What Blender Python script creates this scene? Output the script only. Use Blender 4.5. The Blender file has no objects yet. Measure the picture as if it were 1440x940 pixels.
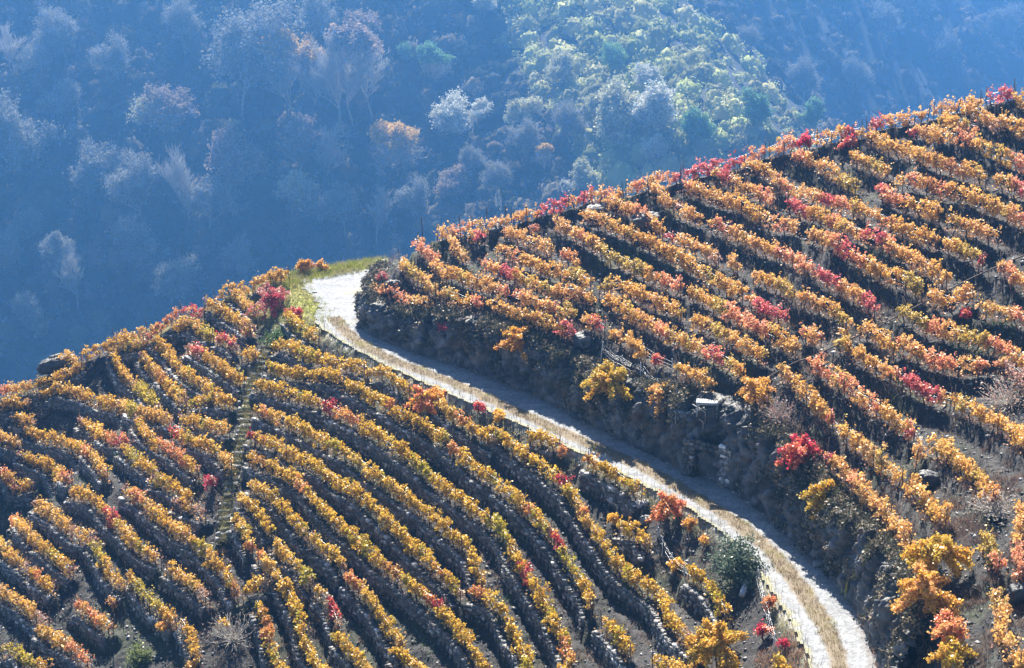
import bpy, math, random, re
import numpy as np
from mathutils import Vector
S = bpy.context.scene
COL = S.collection
rng = np.random.default_rng(7)
random.seed(7)
R = math.radians

# ---------------------------------------------------------------- camera, light, exposure
CAM_Z, PITCH, FPX = 50.0, R(20), 2800.0
cam = bpy.data.cameras.new('camera'); camo = bpy.data.objects.new('camera', cam); COL.objects.link(camo)
camo.location = (0, 0, CAM_Z); camo.rotation_euler = (R(90) - PITCH, 0, 0)
cam.sensor_width = 36.0; cam.lens = 36.0 * FPX / 1440.0
cam.clip_start = 1.0; cam.clip_end = 6000.0
S.camera = camo
SUN_EL, SUN_AZ = R(44), R(-6)          # sun stands behind the hill, azimuth measured from +Y towards +X
W = bpy.data.worlds.new('World'); S.world = W; W.use_nodes = True
wn = W.node_tree.nodes; wl = W.node_tree.links
bg = wn['Background']; sky = wn.new('ShaderNodeTexSky'); sky.sky_type = 'NISHITA'
sky.sun_disc = False; sky.sun_elevation = SUN_EL; sky.sun_rotation = SUN_AZ
sky.air_density = 1.0; sky.dust_density = 0.5; sky.ozone_density = 3.0
wl.new(sky.outputs[0], bg.inputs[0]); bg.inputs[1].default_value = 0.05
sl = bpy.data.lights.new('sun', 'SUN'); sl.energy = 5.0; sl.angle = R(0.5); sl.color = (1.0, 0.93, 0.80)
so = bpy.data.objects.new('sun', sl); COL.objects.link(so)
sdir = Vector((math.cos(SUN_EL) * math.sin(SUN_AZ), math.cos(SUN_EL) * math.cos(SUN_AZ), math.sin(SUN_EL)))
so.rotation_euler = sdir.to_track_quat('Z', 'Y').to_euler(); so.location = (0, 0, 300)
S.view_settings.view_transform = 'Standard'; S.view_settings.look = 'None'
S.view_settings.gamma = 1.0; S.view_settings.exposure = 1.9
S.cycles.max_bounces = 6; S.cycles.diffuse_bounces = 2; S.cycles.transmission_bounces = 3
S.cycles.volume_bounces = 1; S.cycles.use_denoising = True

# ---------------------------------------------------------------- numeric helpers
def hash3(i, j, k, seed=0):
    h = (i.astype(np.int64) * 374761393 + j.astype(np.int64) * 668265263 + k.astype(np.int64) * 2147483647 + seed * 974711) & 0xffffffff
    h = ((h ^ (h >> 13)) * 1274126177) & 0xffffffff
    h = ((h ^ (h >> 16)) * 2246822519) & 0xffffffff
    return ((h ^ (h >> 15)) & 0xffffff) / float(0xffffff)
def noise(x, y, z=0.0, seed=0):
    x, y, z = np.broadcast_arrays(np.asarray(x, float), np.asarray(y, float), np.asarray(z, float))
    xi, yi, zi = np.floor(x), np.floor(y), np.floor(z)
    fx, fy, fz = x - xi, y - yi, z - zi
    fx, fy, fz = [f * f * (3 - 2 * f) for f in (fx, fy, fz)]
    o = 0
    for a in (0, 1):
        for b in (0, 1):
            for c in (0, 1):
                w = (fx if a else 1 - fx) * (fy if b else 1 - fy) * (fz if c else 1 - fz)
                o = o + w * hash3(xi + a, yi + b, zi + c, seed)
    return o * 2 - 1
def fbm(x, y, z=0.0, o=4, seed=0):
    t = 0; a = 0.5
    for k in range(o):
        t = t + a * noise(np.asarray(x) * 2**k, np.asarray(y) * 2**k, np.asarray(z) * 2**k, seed + k); a *= 0.5
    return t
def cells(p, seed=0):
    """random value of the nearest feature point, and the gap to the second nearest"""
    b = np.floor(p); d1 = np.full(len(p), 9.0); d2 = d1.copy(); v = np.zeros(len(p))
    for a in (-1, 0, 1):
        for c in (-1, 0, 1):
            for e in (-1, 0, 1):
                q = b + (a, c, e)
                f = np.stack([hash3(q[:, 0], q[:, 1], q[:, 2], seed + s) for s in (1, 2, 3)], 1)
                d = np.linalg.norm(q + f - p, axis=1); r = hash3(q[:, 0], q[:, 1], q[:, 2], seed + 4)
                m = d < d1
                d2 = np.where(m, d1, np.minimum(d2, d)); v = np.where(m, r, v); d1 = np.where(m, d, d1)
    return v, d2 - d1
def sstep(a, b, x):
    t = np.clip((x - a) / (b - a), 0, 1); return t * t * (3 - 2 * t)
cp, sp_ = math.cos(PITCH), math.sin(PITCH)
def rays(P):
    P = np.atleast_2d(np.asarray(P, float))
    u = (P[:, 0] - 720) / FPX; v = -(P[:, 1] - 470) / FPX
    return np.stack([u, cp + v * sp_, v * cp - sp_], 1)     # unnormalised
def plane_hit(P, z=0.0):
    d = rays(P); t = (z - CAM_Z) / d[:, 2]
    return np.stack([d[:, 0] * t, d[:, 1] * t], 1)
def px_of(p):
    """world point back to photo pixels, used only to read distances in checks"""
    p = np.atleast_2d(p); x, y, z = p[:, 0], p[:, 1], p[:, 2] - CAM_Z
    f = y * cp - z * sp_; up = y * sp_ + z * cp
    return np.stack([720 + FPX * x / f, 470 - FPX * up / f], 1)
def surf_hit(P, fn, y0, y1, n=500, lift=0.0):
    d = rays(P); ts = np.linspace(y0, y1, n); out = np.zeros((len(d), 3)); hit = np.zeros(len(d), bool)
    best = np.full(len(d), 1e9)
    prev = None
    for t in ts:
        k = t / d[:, 1]; x = d[:, 0] * k; z = CAM_Z + d[:, 2] * k
        g = z - fn(x, np.full_like(x, t)) - lift
        if prev is not None:
            new = (~hit) & (g <= 0) & (prev > 0)
            if new.any():
                f = prev[new] / (prev[new] - g[new]); tt = tp + (t - tp) * f; kk = tt / d[new, 1]
                out[new] = np.stack([d[new, 0] * kk, tt, CAM_Z + d[new, 2] * kk], 1); hit |= new
        m = (~hit) & (g < best)
        out[m] = np.stack([x, np.full_like(x, t), z], 1)[m]; best = np.minimum(best, np.where(hit, best, g))
        prev = g; tp = t
    return out, hit
def smooth_line(P, step):
    """Catmull-Rom through the points, then even steps"""
    P = np.asarray(P, float)
    if len(P) > 2:
        E = np.vstack([2 * P[0] - P[1], P, 2 * P[-1] - P[-2]]); o = []
        for i in range(len(P) - 1):
            a, b, c, d = E[i:i + 4]
            for t in np.linspace(0, 1, 9)[:-1]:
                o.append(0.5 * (2 * b + (c - a) * t + (2 * a - 5 * b + 4 * c - d) * t * t + (3 * b - a - 3 * c + d) * t**3))
        P = np.vstack([o, P[-1]])
    s = np.r_[0, np.cumsum(np.linalg.norm(np.diff(P, axis=0), axis=1))]
    n = max(2, int(s[-1] / step) + 1); q = np.linspace(0, s[-1], n)
    return np.stack([np.interp(q, s, P[:, k]) for k in range(P.shape[1])], 1)
def near_line(x, y, L):
    """distance, side (+ left of travel), index parameter, for a dense polyline L (n,2+)"""
    x = np.asarray(x, float).ravel(); y = np.asarray(y, float).ravel()
    bd = np.full(len(x), 1e9); bs = np.zeros(len(x)); bt = np.zeros(len(x))
    for c in range(0, len(x), 20000):
        X = x[c:c + 20000, None]; Y = y[c:c + 20000, None]
        A = L[:-1, :2]; D = L[1:, :2] - A; q = (D**2).sum(1)
        t = np.clip(((X - A[:, 0]) * D[:, 0] + (Y - A[:, 1]) * D[:, 1]) / q, 0, 1)
        ex = X - A[:, 0] - t * D[:, 0]; ey = Y - A[:, 1] - t * D[:, 1]
        d = np.hypot(ex, ey); i = d.argmin(1); r = np.arange(len(i))
        cr = D[i, 0] * (Y[:, 0] - A[i, 1]) - D[i, 1] * (X[:, 0] - A[i, 0])
        bd[c:c + 20000] = d[r, i]; bs[c:c + 20000] = np.sign(cr); bt[c:c + 20000] = i + t[r, i]
    return bd, bs, bt

# ---------------------------------------------------------------- the lie of the land
# bank foot (right edge of the road, running from the near end to the turning place and round the nose)
RE_PX = [(1262,1010),(1237,940),(1230,915),(1215,880),(1200,852),(1180,827),(1152,796),(1117,762),(1082,731),(1015,681),(960,662),(885,624),(820,592),
         (760,561),(680,528),(630,511),(580,495),(530,474),(512,462),(508,448),(516,428),(526,408),(540,392),(556,374),(566,362)]
LE_PX = [(1155,1010),(1142,945),(1130,910),(1100,855),(1060,795),(1010,744),(950,706),(880,671),(800,630),(700,583),(600,541),(520,502),(470,474),(440,452),
         (420,430),(404,410),(394,396),(390,388)]
RE = smooth_line(plane_hit(RE_PX), 0.7)
RE = np.vstack([RE[0] + (RE[0] - RE[1]) * 60, RE, RE[-1] + (0.0, 30.0)])
le = plane_hit(LE_PX); le = np.c_[le, np.zeros(len(le))]
LE = smooth_line(le, 0.7)
LE = np.vstack([LE[0] + (LE[0] - LE[1]) * 60, LE])
ext = [(LE[-1, 0], LE[-1, 1], 0), (-24, 154, -1.2), (-32, 156, -4.0), (-42, 156, -8.5), (-60, 152, -16), (-90, 146, -30)]
LE = np.vstack([LE[:-1], smooth_line(ext, 1.0)])
def bankH(t):   # bank height along RE (index parameter)
    s = t / len(RE)
    return (3.0 + 1.6 * sstep(0.75, 0.3, s) + 0.5 * np.sin(s * 23)) * (0.25 + 0.75 * sstep(0.97, 0.82, s))
UP, DOWN = 0.50, 0.60
_cache = {}
def base(x, y):
    x = np.asarray(x, float); sh = x.shape
    d, s, t = near_line(x, y, RE); up = np.where(s < 0, d, 0.0)
    e, q, w = near_line(x, y, LE); dn = np.where(q > 0, e, 0.0)
    z0 = np.interp(w, np.arange(len(LE)), LE[:, 2])
    zu = bankH(t) * sstep(0.15, 1.7, up) + UP * np.maximum(0, up - 1.0)
    zd = z0 - 0.5 * sstep(0.1, 0.7, dn) - DOWN * dn
    z = np.where(up > 0, zu, np.where(dn > 0, zd, z0))
    return z.reshape(sh)

# ---------------------------------------------------------------- vine rows read off the photograph: area | where | points (tile x,y colour)
TILES = dict(T1=(1080,90),T2=(720,180),T3=(1080,300),T4=(720,380),T5=(1080,500),T6=(1080,705),T7=(480,300),
             U1=(0,470),U2=(0,705),U3=(160,350),U4=(330,500),U5=(330,705),U6=(660,560),U7=(660,705))
ROWS = '''
A|on the crest above the turning place, leftmost on the upper skyline|T7 540,115s 600,110o 700,85r 760,80o 850,70o 960,40o
A|on the skyline, second from the turning place|T2 10,500o 100,480o 200,445m 270,430m 340,410o 390,390m 470,370o 540,375r 620,360o
A|on the skyline left of the crimson stretch|T2 640,350o 700,335r 790,300o 900,280r 950,265m
A|crimson stretch on the middle of the upper skyline|T2 970,255m 1050,240m 1150,215m 1280,195m 1340,165r 1420,125r
A|on the skyline right of the crimson stretch|T1 10,480o 110,440r 220,430m 300,420o 380,390g 470,400m 530,375o
A|on the skyline below the small conifer at right|T1 560,360o 600,340m 690,320o 800,300o 900,275o
A|on the skyline near the upper right corner|T1 930,270o 1000,250o 1100,230g 1200,215o
A|magenta vines on the skyline in the upper right corner|T1 1230,190m 1290,180m 1340,165m 1385,160m
A|short golden row at the right edge of the skyline|T1 1390,190g 1450,220g 1500,240g
A|just behind the rightmost skyline stakes|T1 1100,255o 1180,285o 1260,320o 1300,380s
A|second from the skyline at the right edge|T1 1300,300g 1360,330g 1440,370g 1500,400g
A|short under the skyline, left of the dark gap|T1 970,310g 1040,330g 1110,350g 1180,370r
A|long row from below the skyline stakes to the right edge|T1 790,385m 840,375o 900,395o 980,400g 1060,405o 1120,430r 1200,460g 1270,490g 1350,530g 1430,560r 1500,590r
A|second long row ending at the right edge|T1 560,390o 620,420o 680,460g 760,480g 840,505g 920,530g 1000,560g 1080,590b 1160,610g 1230,640g
A|broken end of the second long row at the right edge|T1 1280,640o 1350,660o 1400,690r 1440,720m 1500,740m
A|short golden row between two long rows below the crest|T1 470,500g 530,540g 600,570g 680,600g
A|third long one at the right edge|T1 790,630r 860,660r 920,680b 980,710r 1040,700g 1120,730g 1200,760g 1280,800g 1340,820g 1400,850r 1440,880r 1500,910r
A|crimson ended short row left of the third long row|T1 640,700m 700,750r 760,770r 830,790g 900,810g 970,840g
A|row below the third long row, hanging end at the right|T3 1010,30g 1100,60g 1170,80o 1240,110o 1300,120o
A|short golden row with a pink tip right of centre|T3 990,150g 1050,180g 1120,210y 1170,230g 1210,270m
A|coral row beyond the rail track at the right edge|T3 1310,270o 1360,320r 1400,370r 1440,390r 1500,410r
A|short row starting crimson below the skyline at right|T1 150,520r 220,540r 260,560o 330,590o 380,620g 410,650g 440,665y 490,690y
A|long row with a crimson middle running from the crest|T2 1310,205g 1400,215g 1450,240o 1500,290o 1530,320r 1600,350o 1660,370o 1730,390r 1790,410m 1850,430r 1920,440r 1970,460g 2040,490g 2120,520r 2200,560g 2290,590g 2320,600g 2390,630g
A|magenta tipped long row down to the rail track|T1 110,770m 160,800m 200,830m 260,830o 330,860g 400,890r 460,930g 550,960o 650,980m 700,1030r 760,1060o 830,1100o 890,1130o 950,1170g 1010,1210g
A|sparse orange pair of vines under the second long row|T1 710,660o 760,650o
A|long row from the crest's crimson end to mid slope|T2 960,310r 1020,330o 1090,360o 1170,390o 1250,410g 1310,440g 1380,480g 1440,520o 1500,530r 1560,540o 1620,560o
A|lower half of the long row, yellow at its right end|T3 220,100o 300,130o 370,160o 430,200r 480,225m 540,270r 600,300g 680,350g 740,350g 800,390y 870,440y
A|short row with a crimson vine under the crest|T2 1130,250o 1200,275m 1260,300o 1290,345o
A|short golden and coral row just below the crimson stretch of crest|T2 1310,330g 1370,355r 1440,380r 1470,410o
A|row ending in magenta leaves beside the dark gully|T2 1120,520o 1180,550r 1240,580o 1310,610o 1380,650o 1450,680o 1510,690r 1580,730r 1640,770r 1720,800r 1780,850m 1840,880m 1890,910r 1960,940o 2010,980m 2040,1020m
A|small orange row just below the crest, left of its stakes|T2 790,330o 840,370o 880,410o 910,430o
A|sparse orange row below the small one|T2 920,440s 980,470o 1060,500o
A|row starting with a bright red vine mid slope|T2 880,600m 940,620o 1020,655o 1100,690o 1160,740s
A|short pale orange row right of the red vine|T2 1230,720o 1270,780o
A|golden row below the middle of the upper slope|T2 1360,820o 1440,850g 1500,870g 1550,910g 1600,940g
A|curved row hooking down to the rail track|T3 190,460o 260,490o 330,510g 390,550g 430,600g 450,650o
A|pair of hanging vines at the lower hook by the rail track|T3 390,660o 430,670o
A|row through the middle of the slope starting at the crest|T2 400,475o 500,515o 600,555g 700,600g 800,650g 900,710g 1000,755g 1100,820g 1200,880g 1300,920g
A|coral to crimson end of the middle row|T2 1340,950r 1400,1000m 1440,1020m 1500,1040m 1550,1070m
A|small coral row just above the rail track|T3 200,650r 240,680r 300,700r
A|upper row under the crest's dark boulder|T2 540,400o 640,440o 730,480r 800,530g 850,575g
A|long yellow and coral row from the crest|T2 240,520o 330,570o 400,610r 480,660g 560,720y 640,750y 720,790y 800,830g 880,860r 950,890r
A|continuing row of yellow and coral towards the rail track|T4 1000,110g 1100,160g 1180,210y 1260,250r 1330,290r 1400,320r 1440,340r 1510,370g 1570,420g 1600,440g
A|row below the left part of the crest|T7 920,90r 990,120o 1060,145o 1120,170o 1180,200o 
A|short russet row below the left part of the crest|T7 1240,220r 1300,250b 1340,290g
A|golden row facing the turning place, third from the crest|T7 880,200g 960,225r 1050,260g 1150,300g 1250,330g 1350,365y 1400,385g
A|in the middle left of the upper slope|T7 790,280r 870,310r 950,340m 1020,360g 1100,400g 1180,430y 1260,430r 1330,450r 1420,480g
A|long row ending above the stone hut|T4 530,160g 620,200g 700,260g 770,290r 850,340r 920,370g 1000,410g 1060,430o 1110,460r 1170,490m 1230,520y 1300,570g
A|yellow row starting with a hump in the slope's middle|T4 490,100y 560,65g 640,80g 700,120g 780,160o 860,185g 910,200g 950,240g
A|golden row ending above the hanging vine and the rail track|T4 1020,270g 1100,300g 1180,345y 1250,385g 1330,430g 1430,480g
A|plump short row below the coral long row|T4 600,350o 660,390g 720,440g 750,465g
A|coral and golden row, third above the road bank|T4 20,140r 100,165o 160,180o 220,210r 290,230g 350,255g
A|golden row, second above the road bank|T7 840,500g 900,530g 970,560g 1050,580g 1130,600g 1190,620g
A|short row with a magenta right end|T4 400,275o 450,285g 490,295m 520,330m
A|tiny row of golden and magenta leaves above the bank boulder|T4 250,310g 300,330m 350,350m
A|row in the left part of the upper slope|T7 600,320g 680,350g 760,385g 830,400g 870,415o 935,445r
A|row above the bare wires left of the bank vine|T7 560,440o 630,460g 700,485g 760,500r 790,520r
A|steep row curving round the nose of the hill|T7 430,160r 470,210r 510,250r 550,310o 590,360g
A|short steep orange row right of the nose|T7 620,150o 650,200o 700,250o
A|steep row beside the turning place|T7 330,260o 370,310g 430,350g 490,395o 530,440o
A|lowest row overhanging the turning place and rock bank|T7 150,460g 220,430g 280,440b 320,465r 380,490r 450,505o 500,520o
A|short row with a magenta vine under the leftmost stakes|T7 720,110g 790,130m
A|plump short row left of the stone hut|T4 930,545g 1000,570g 1070,600g 1130,640g
A|vines bordering the rail track on its left|T3 410,710y 480,760g 540,810g 600,840g 670,870r 740,910r
A|bright crimson stretch below the rail track|T5 760,130m 820,160m 880,200m 950,220m 1030,230r
A|golden row ending at the right edge after the crimson one|T5 1050,240g 1130,290g 1220,330g 1300,370g 1380,430g 1440,470g 1500,510g
A|short golden row just right of the rail track|T3 520,640o 590,660o 650,700g 710,760g
A|coral headed row running down to the lower right|T5 250,20r 290,50r 340,90r 400,130o 460,180r 520,230o 600,275r 660,310g 720,360g 780,400g 820,440m
A|golden row right of the wires, lower right slope|T5 835,560o 890,480g 970,520g 1050,555g 1090,610g 1160,670g 1220,740g 1270,800b
A|golden row starting left at the rail track|T5 80,70o 130,110o 180,170g 240,230g 290,290g 330,345g 370,370m
A|second row above the road bank at lower right|T5 430,410g 460,450g 520,500g 580,540o 640,600g 710,640g 760,680g
A|lower end of the second row above the bank|T5 800,710g 850,770g 910,830g 960,880g 1000,910g
A|lowest row along the bank top at lower right|T5 330,560m 380,600o 420,630o 470,690r 520,740o 570,800o 620,840o 680,900o 740,960o 780,1020o 795,1080o
A|long yellow to coral row ending at the right edge|T3 740,530y 800,580y 870,620y 950,640r 1030,660o 1100,680y 1180,710y 1250,720r 1310,760r 1380,800r 1440,830g 1500,870g
A|humped row just beyond the rail track|T3 910,450o 970,490o 1040,495o 1110,430o 1160,460o
A|golden row meeting the right edge with a red end|T3 1190,520o 1260,545o 1340,560o 1400,560r 1440,590r 1500,620m
A|coral row below the long yellow one|T3 740,710r 800,755o 870,780o 930,820r 1000,830r 1070,850r 1150,850r 1240,850r
A|sparse vines running to the right frame edge|T5 1290,40r 1350,60s 1410,110s 1470,150s
A|yellow vines in the lower right corner|T6 1210,190y 1260,280y 1300,360r
A|orange vines down the lower right corner|T6 1290,510o 1320,620o 1310,720o 1380,840o 1420,920g
A|thin coral row at the very lower right edge|T6 1430,40o 1410,190o 1410,310r 1430,410r
B|along the road edge near the turning place|U3 1000,390g 1050,440g 1120,480g
B|second below the turning place, beside the stairway|U3 900,545g 960,525g 1020,560g 1090,590g 1180,620g 1260,645g 1330,645g 1390,665o
B|third below the turning place, from the stairway's head|U4 180,50g 260,80g 350,90g 430,110g 500,95g 590,125g
B|humped continuation below the roadside orange vines|U4 640,165g 720,190g 780,240g 850,265g 890,290r
B|short golden row under the roadside bush|U4 920,320g 1000,355g 1080,400g 1130,440o 1190,460g
B|short golden row fourth along the stairway|U4 120,150g 200,175g 290,200g 380,225g 470,255g
B|long row with a crimson head through the terraces|U4 540,290m 600,325r 670,355r 720,385r 780,425g 850,460g 900,500g 970,555g 1040,610g 1100,675y 1180,745g 1260,790g 1340,855g 1430,910g 1480,955y 1530,1020y 1560,1080r
B|lower half of the crimson headed row, to the bottom edge|U7 250,310g 280,350g 330,420m 370,490g 420,560g 460,640g 500,720g 530,780g 550,830r 560,890r 540,930o 530,990o
B|long golden row, red near the stairway|U4 130,290g 190,320r 250,350r 320,370g 380,410g 460,450g 540,500o 620,530g 690,590g 760,640o 830,690g 900,740g 960,790o 1040,840g 1110,895g 1180,960g 1250,1020g 1320,1090g 1350,1160g 1380,1240g
B|long golden row with a magenta stairway end|U4 90,440m 140,470r 210,490g 280,530g 350,570o 430,600g 500,640g 570,700g 640,740g 720,790g 780,850g 850,910g 950,1010g 1000,1070g 1060,1120g 1120,1180g 1170,1230b 1230,1280g 1250,1310y
B|long row from the stairway ending in crimson leaves|U4 80,560o 150,600b 220,620g 300,670g 370,705g 410,760r 460,810g 510,870g 600,960g 650,1000g 710,1050g 780,1120g 850,1180g 920,1230b 980,1270g 1050,1330g 1110,1370r 1150,1400m
B|upper piece of a broken golden row by the stairway|U4 90,715o 150,745o 210,780g 260,830g 300,880g 350,940g 400,1000g
B|middle piece of the broken golden row|U5 450,210o 500,260g 560,290g 600,350o
B|coral headed piece below the broken golden row|U5 650,430r 700,480r 750,530o 800,600g 840,670g 890,740g 930,790g
B|small golden piece at the bottom edge under the coral one|U5 920,850g 970,890g 1040,930o 1090,980o
B|narrow row beside the lower stairway|U4 30,780o 80,830o 140,880g 180,950g 205,985g
B|russet piece under the narrow row|U5 230,220o 260,280r 320,310o 370,370g 420,440y
B|short, with half bare canes, in the lower terraces|U5 480,510o 530,550s 550,620m 580,690s
B|short golden row near the bottom edge left of centre|U5 595,770g 650,825g 700,880g 740,940o 770,1000o
B|narrow orange row along the stairway foot|U5 0,90g 40,130o 70,200o 100,260r
B|yellow row plunging to the bottom edge|U5 150,310r 200,370o 260,440o 300,510g 330,570g 370,660g 380,760g 420,840g 470,920g 500,990g
B|plunging to the bottom edge beside the stairway foot|U5 140,600g 170,660b 190,740r 200,830o 240,900g 290,980g
B|tuft of a row beyond the stairway foot|U5 70,490g 110,460g 160,460g
B|golden row with a coral tip in the lower middle|U7 40,510r 120,530g 180,590g 210,650g 240,730g 290,790g 310,860g 330,930g 340,1000g
B|golden row reaching the bottom edge beside a green gully|U5 1160,620g 1220,670g 1280,740g 1330,810g 1370,880g 1420,960g
B|row parallel to the road, ending beside a green weed|U4 1230,515r 1290,560g 1350,620g 1440,690g 1520,740g 1580,790g 1620,830g
B|two humped vines after the parallel row|U6 330,620r 370,650g 410,700g 440,740y
B|golden row just below the road with a crimson tip|U6 130,180g 200,220g 270,280g 340,330g 400,370g 450,410g 490,440g 530,470m
B|long thick row plunging right of the middle|U6 560,520g 600,580o 640,640r 690,720o 740,790g 780,850g 830,920g 900,980g 960,1030g 1040,1080o 1090,1140g 1120,1220g 1160,1280g 1220,1330s 1260,1370s
B|crimson headed yellow row in the lower middle|U7 470,180r 510,240m 530,300y 580,370y 620,430g 660,490g 680,570o
B|short golden row near the bottom edge right of middle|U7 770,680g 820,720g 860,780g 890,820g
B|orange vines on wires along the road's lower edge|U4 760,95o 810,80o 870,100o 930,145g 960,175g
B|sparse coral row beside the road edge|U4 1170,280o 1210,320o 1270,345r 1320,390r
B|thin yellow row end above the terrace wall|U4 1340,405g 1400,440g 1440,460g
B|golden roadside row in front of the verge|U6 350,200g 420,220g 470,235g
B|russet and golden row against the road verge|U6 690,350b 760,390g 830,430g 900,475g 940,510g
B|small golden row below the roadside russet bush|U6 870,715g 950,750g 990,800g
B|short golden row left of the evergreen bush|U7 1260,400g 1310,430g 1360,480g 1400,540g 1430,600g
B|orange vines at the bottom edge by the dark gully|U7 1060,900o 1150,920o 1220,960o
C|crest row left of the turning place|U3 600,260g 650,220g 740,220o 830,180o 900,150o 950,140g
C|short thick row below the left crest|U3 530,300g 580,320g 640,360g 700,400g 745,430r
C|pale orange vines under the left crest|U3 680,260o 720,290o 765,325o
C|red vines on the skyline above the left terraces|U3 410,350m 470,350m
C|row with red leaves sloping along the left skyline|U3 350,365r 300,410r 240,445m 190,500m
C|orange row just under the left skyline|U3 360,430g 430,410o 490,455y 560,490y
C|dark pink sparse row below the left crest|U3 580,500m 650,510m 690,560s
C|golden vines beside the head of the stairway|U3 720,600g 760,580g 800,605g
C|pink and golden row ending at the stairway|U3 440,560s 500,585m 560,625g 640,685g 700,725g 735,750g
C|long golden row fanning from the left crest|U3 240,520g 300,570g 340,640g 400,690g 460,730g 520,770g 570,800g
C|sparse orange row fanning from the left crest|U3 170,610g 210,670o 270,725b 320,775g 380,830g
C|golden clump row on the left skyline|U3 30,500g 100,495g 150,470o
C|long golden row along the far left skyline|U1 480,110g 560,80g 640,60g 720,60g 800,50o
C|orange row behind the skyline boulder|U1 330,140o 380,110o 420,150o
C|long coral and golden row below the skyline boulder|U1 -30,330r 40,310r 80,300r 150,290r 230,280g 310,250g 380,215o 450,175o
C|short golden row under the coral one at far left|U1 -20,410o 60,380g 130,385g
C|golden row across the left slope below the boulder|U1 240,340g 330,300g 410,320o 480,340g 560,375g 640,390g
C|orange continuation towards the middle of the left slope|U1 690,405o 780,435y 860,455o 940,475o
C|orange row in the middle of the left slope|U1 780,505g 830,570o 890,605g 960,640r 1020,690r 1090,750g
C|yellowing row dropping steeply from the left crest|U1 640,110g 665,170g 700,225o 760,275y 820,335y 880,400y
C|golden row touching the stairway, fourth from its head|U1 1070,395y 1150,365g 1230,355g 1310,385g
C|short orange row touching the stairway, below the golden one|U1 1040,470g 1120,490g 1200,510o 1290,530o
C|mixed row hooking down beside the stairway|U1 980,555m 1060,585g 1130,605g 1200,630g 1260,690o 1300,750o
C|golden and orange row at left of the left slope|U1 160,545g 230,570g 340,590g 410,620g 480,650r 540,700o 580,760g
C|row with a pink right end in the left slope|U1 470,490g 540,540g 600,580g 650,590r 710,605m
C|long yellow row descending to the lower stairway|U1 700,645g 760,690y 820,725g 870,770g
C|golden row continuing below the long yellow one|U1 880,820g 950,835g 1000,870g 1060,920g
C|yellow row with coral end near the left edge|U1 130,680g 200,710g 270,725g 310,780r 370,800r
C|coral vines at the left edge, middle height|U1 -20,750r 50,790r 70,830r
C|at the left edge just below the skyline row|U1 -20,560o 40,590o 90,610o
C|single ochre vine pair near the left edge|U1 110,850g 160,840g
C|small orange vines right of the left edge skyline|U1 100,470o 170,485o
C|long row passing from pink to orange in the lower left|U1 420,890g 490,900g 540,930g 580,980g 610,1020m 650,1060m 690,1090o 730,1140o 770,1180g 820,1220g 870,1240o
C|long golden row left of the lower stairway|U1 730,880g 800,925r 850,980o 900,1020g 950,1070g 1010,1110o 1060,1130o
C|golden row plunging beside the foot of the stairway|U2 1080,225g 1130,245y 1170,290g 1210,340g 1260,390g 1290,450g 1320,500b
C|sparse orange row in the lower left slope|U2 220,20o 280,55o 330,100o 390,150o 440,190s 510,195o
C|yellow leaved scraps of a row in the lower left|U2 530,255y 570,310y 600,380g 650,430g 680,465o
C|coral headed golden row near the lower left edge|U2 100,125r 150,155r 180,205o 240,245o 290,290o 330,330g 380,365g
C|orange row in the lower left, second from the edge|U2 -20,240g 40,280o 90,320o 140,355o
C|short orange continuation in the lower left|U2 190,405g 230,440r 280,470g
C|pink and orange vines in the lower left terraces|U2 450,585r 500,610r 540,660r 600,690o
C|orange row leaving the left edge near the bottom|U2 -20,480o 60,530o 120,565o 170,610o 240,660s
C|pale orange row in the bottom left corner|U2 240,725o 310,765o 370,795o 430,840r 490,885r
C|bright yellow vines in the bottom left corner|U2 40,835y 100,825y 115,870y 170,910y 240,930g
C|yellow row in the middle of the lower left terraces|U2 730,420g 790,485y 840,550y 890,595y 940,630g 970,665g
C|short orange row ending in bare canes|U2 960,375g 1010,405o 1060,445o 1100,475o 1150,515s
C|golden vines at the bottom edge left of the stairway foot|U2 1040,700g 1080,755g 1090,820g 1110,870g 1070,930o
C|sparse orange row above the foot of the stairway|U2 1000,10s 1060,30o 1120,50s
'''
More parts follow.
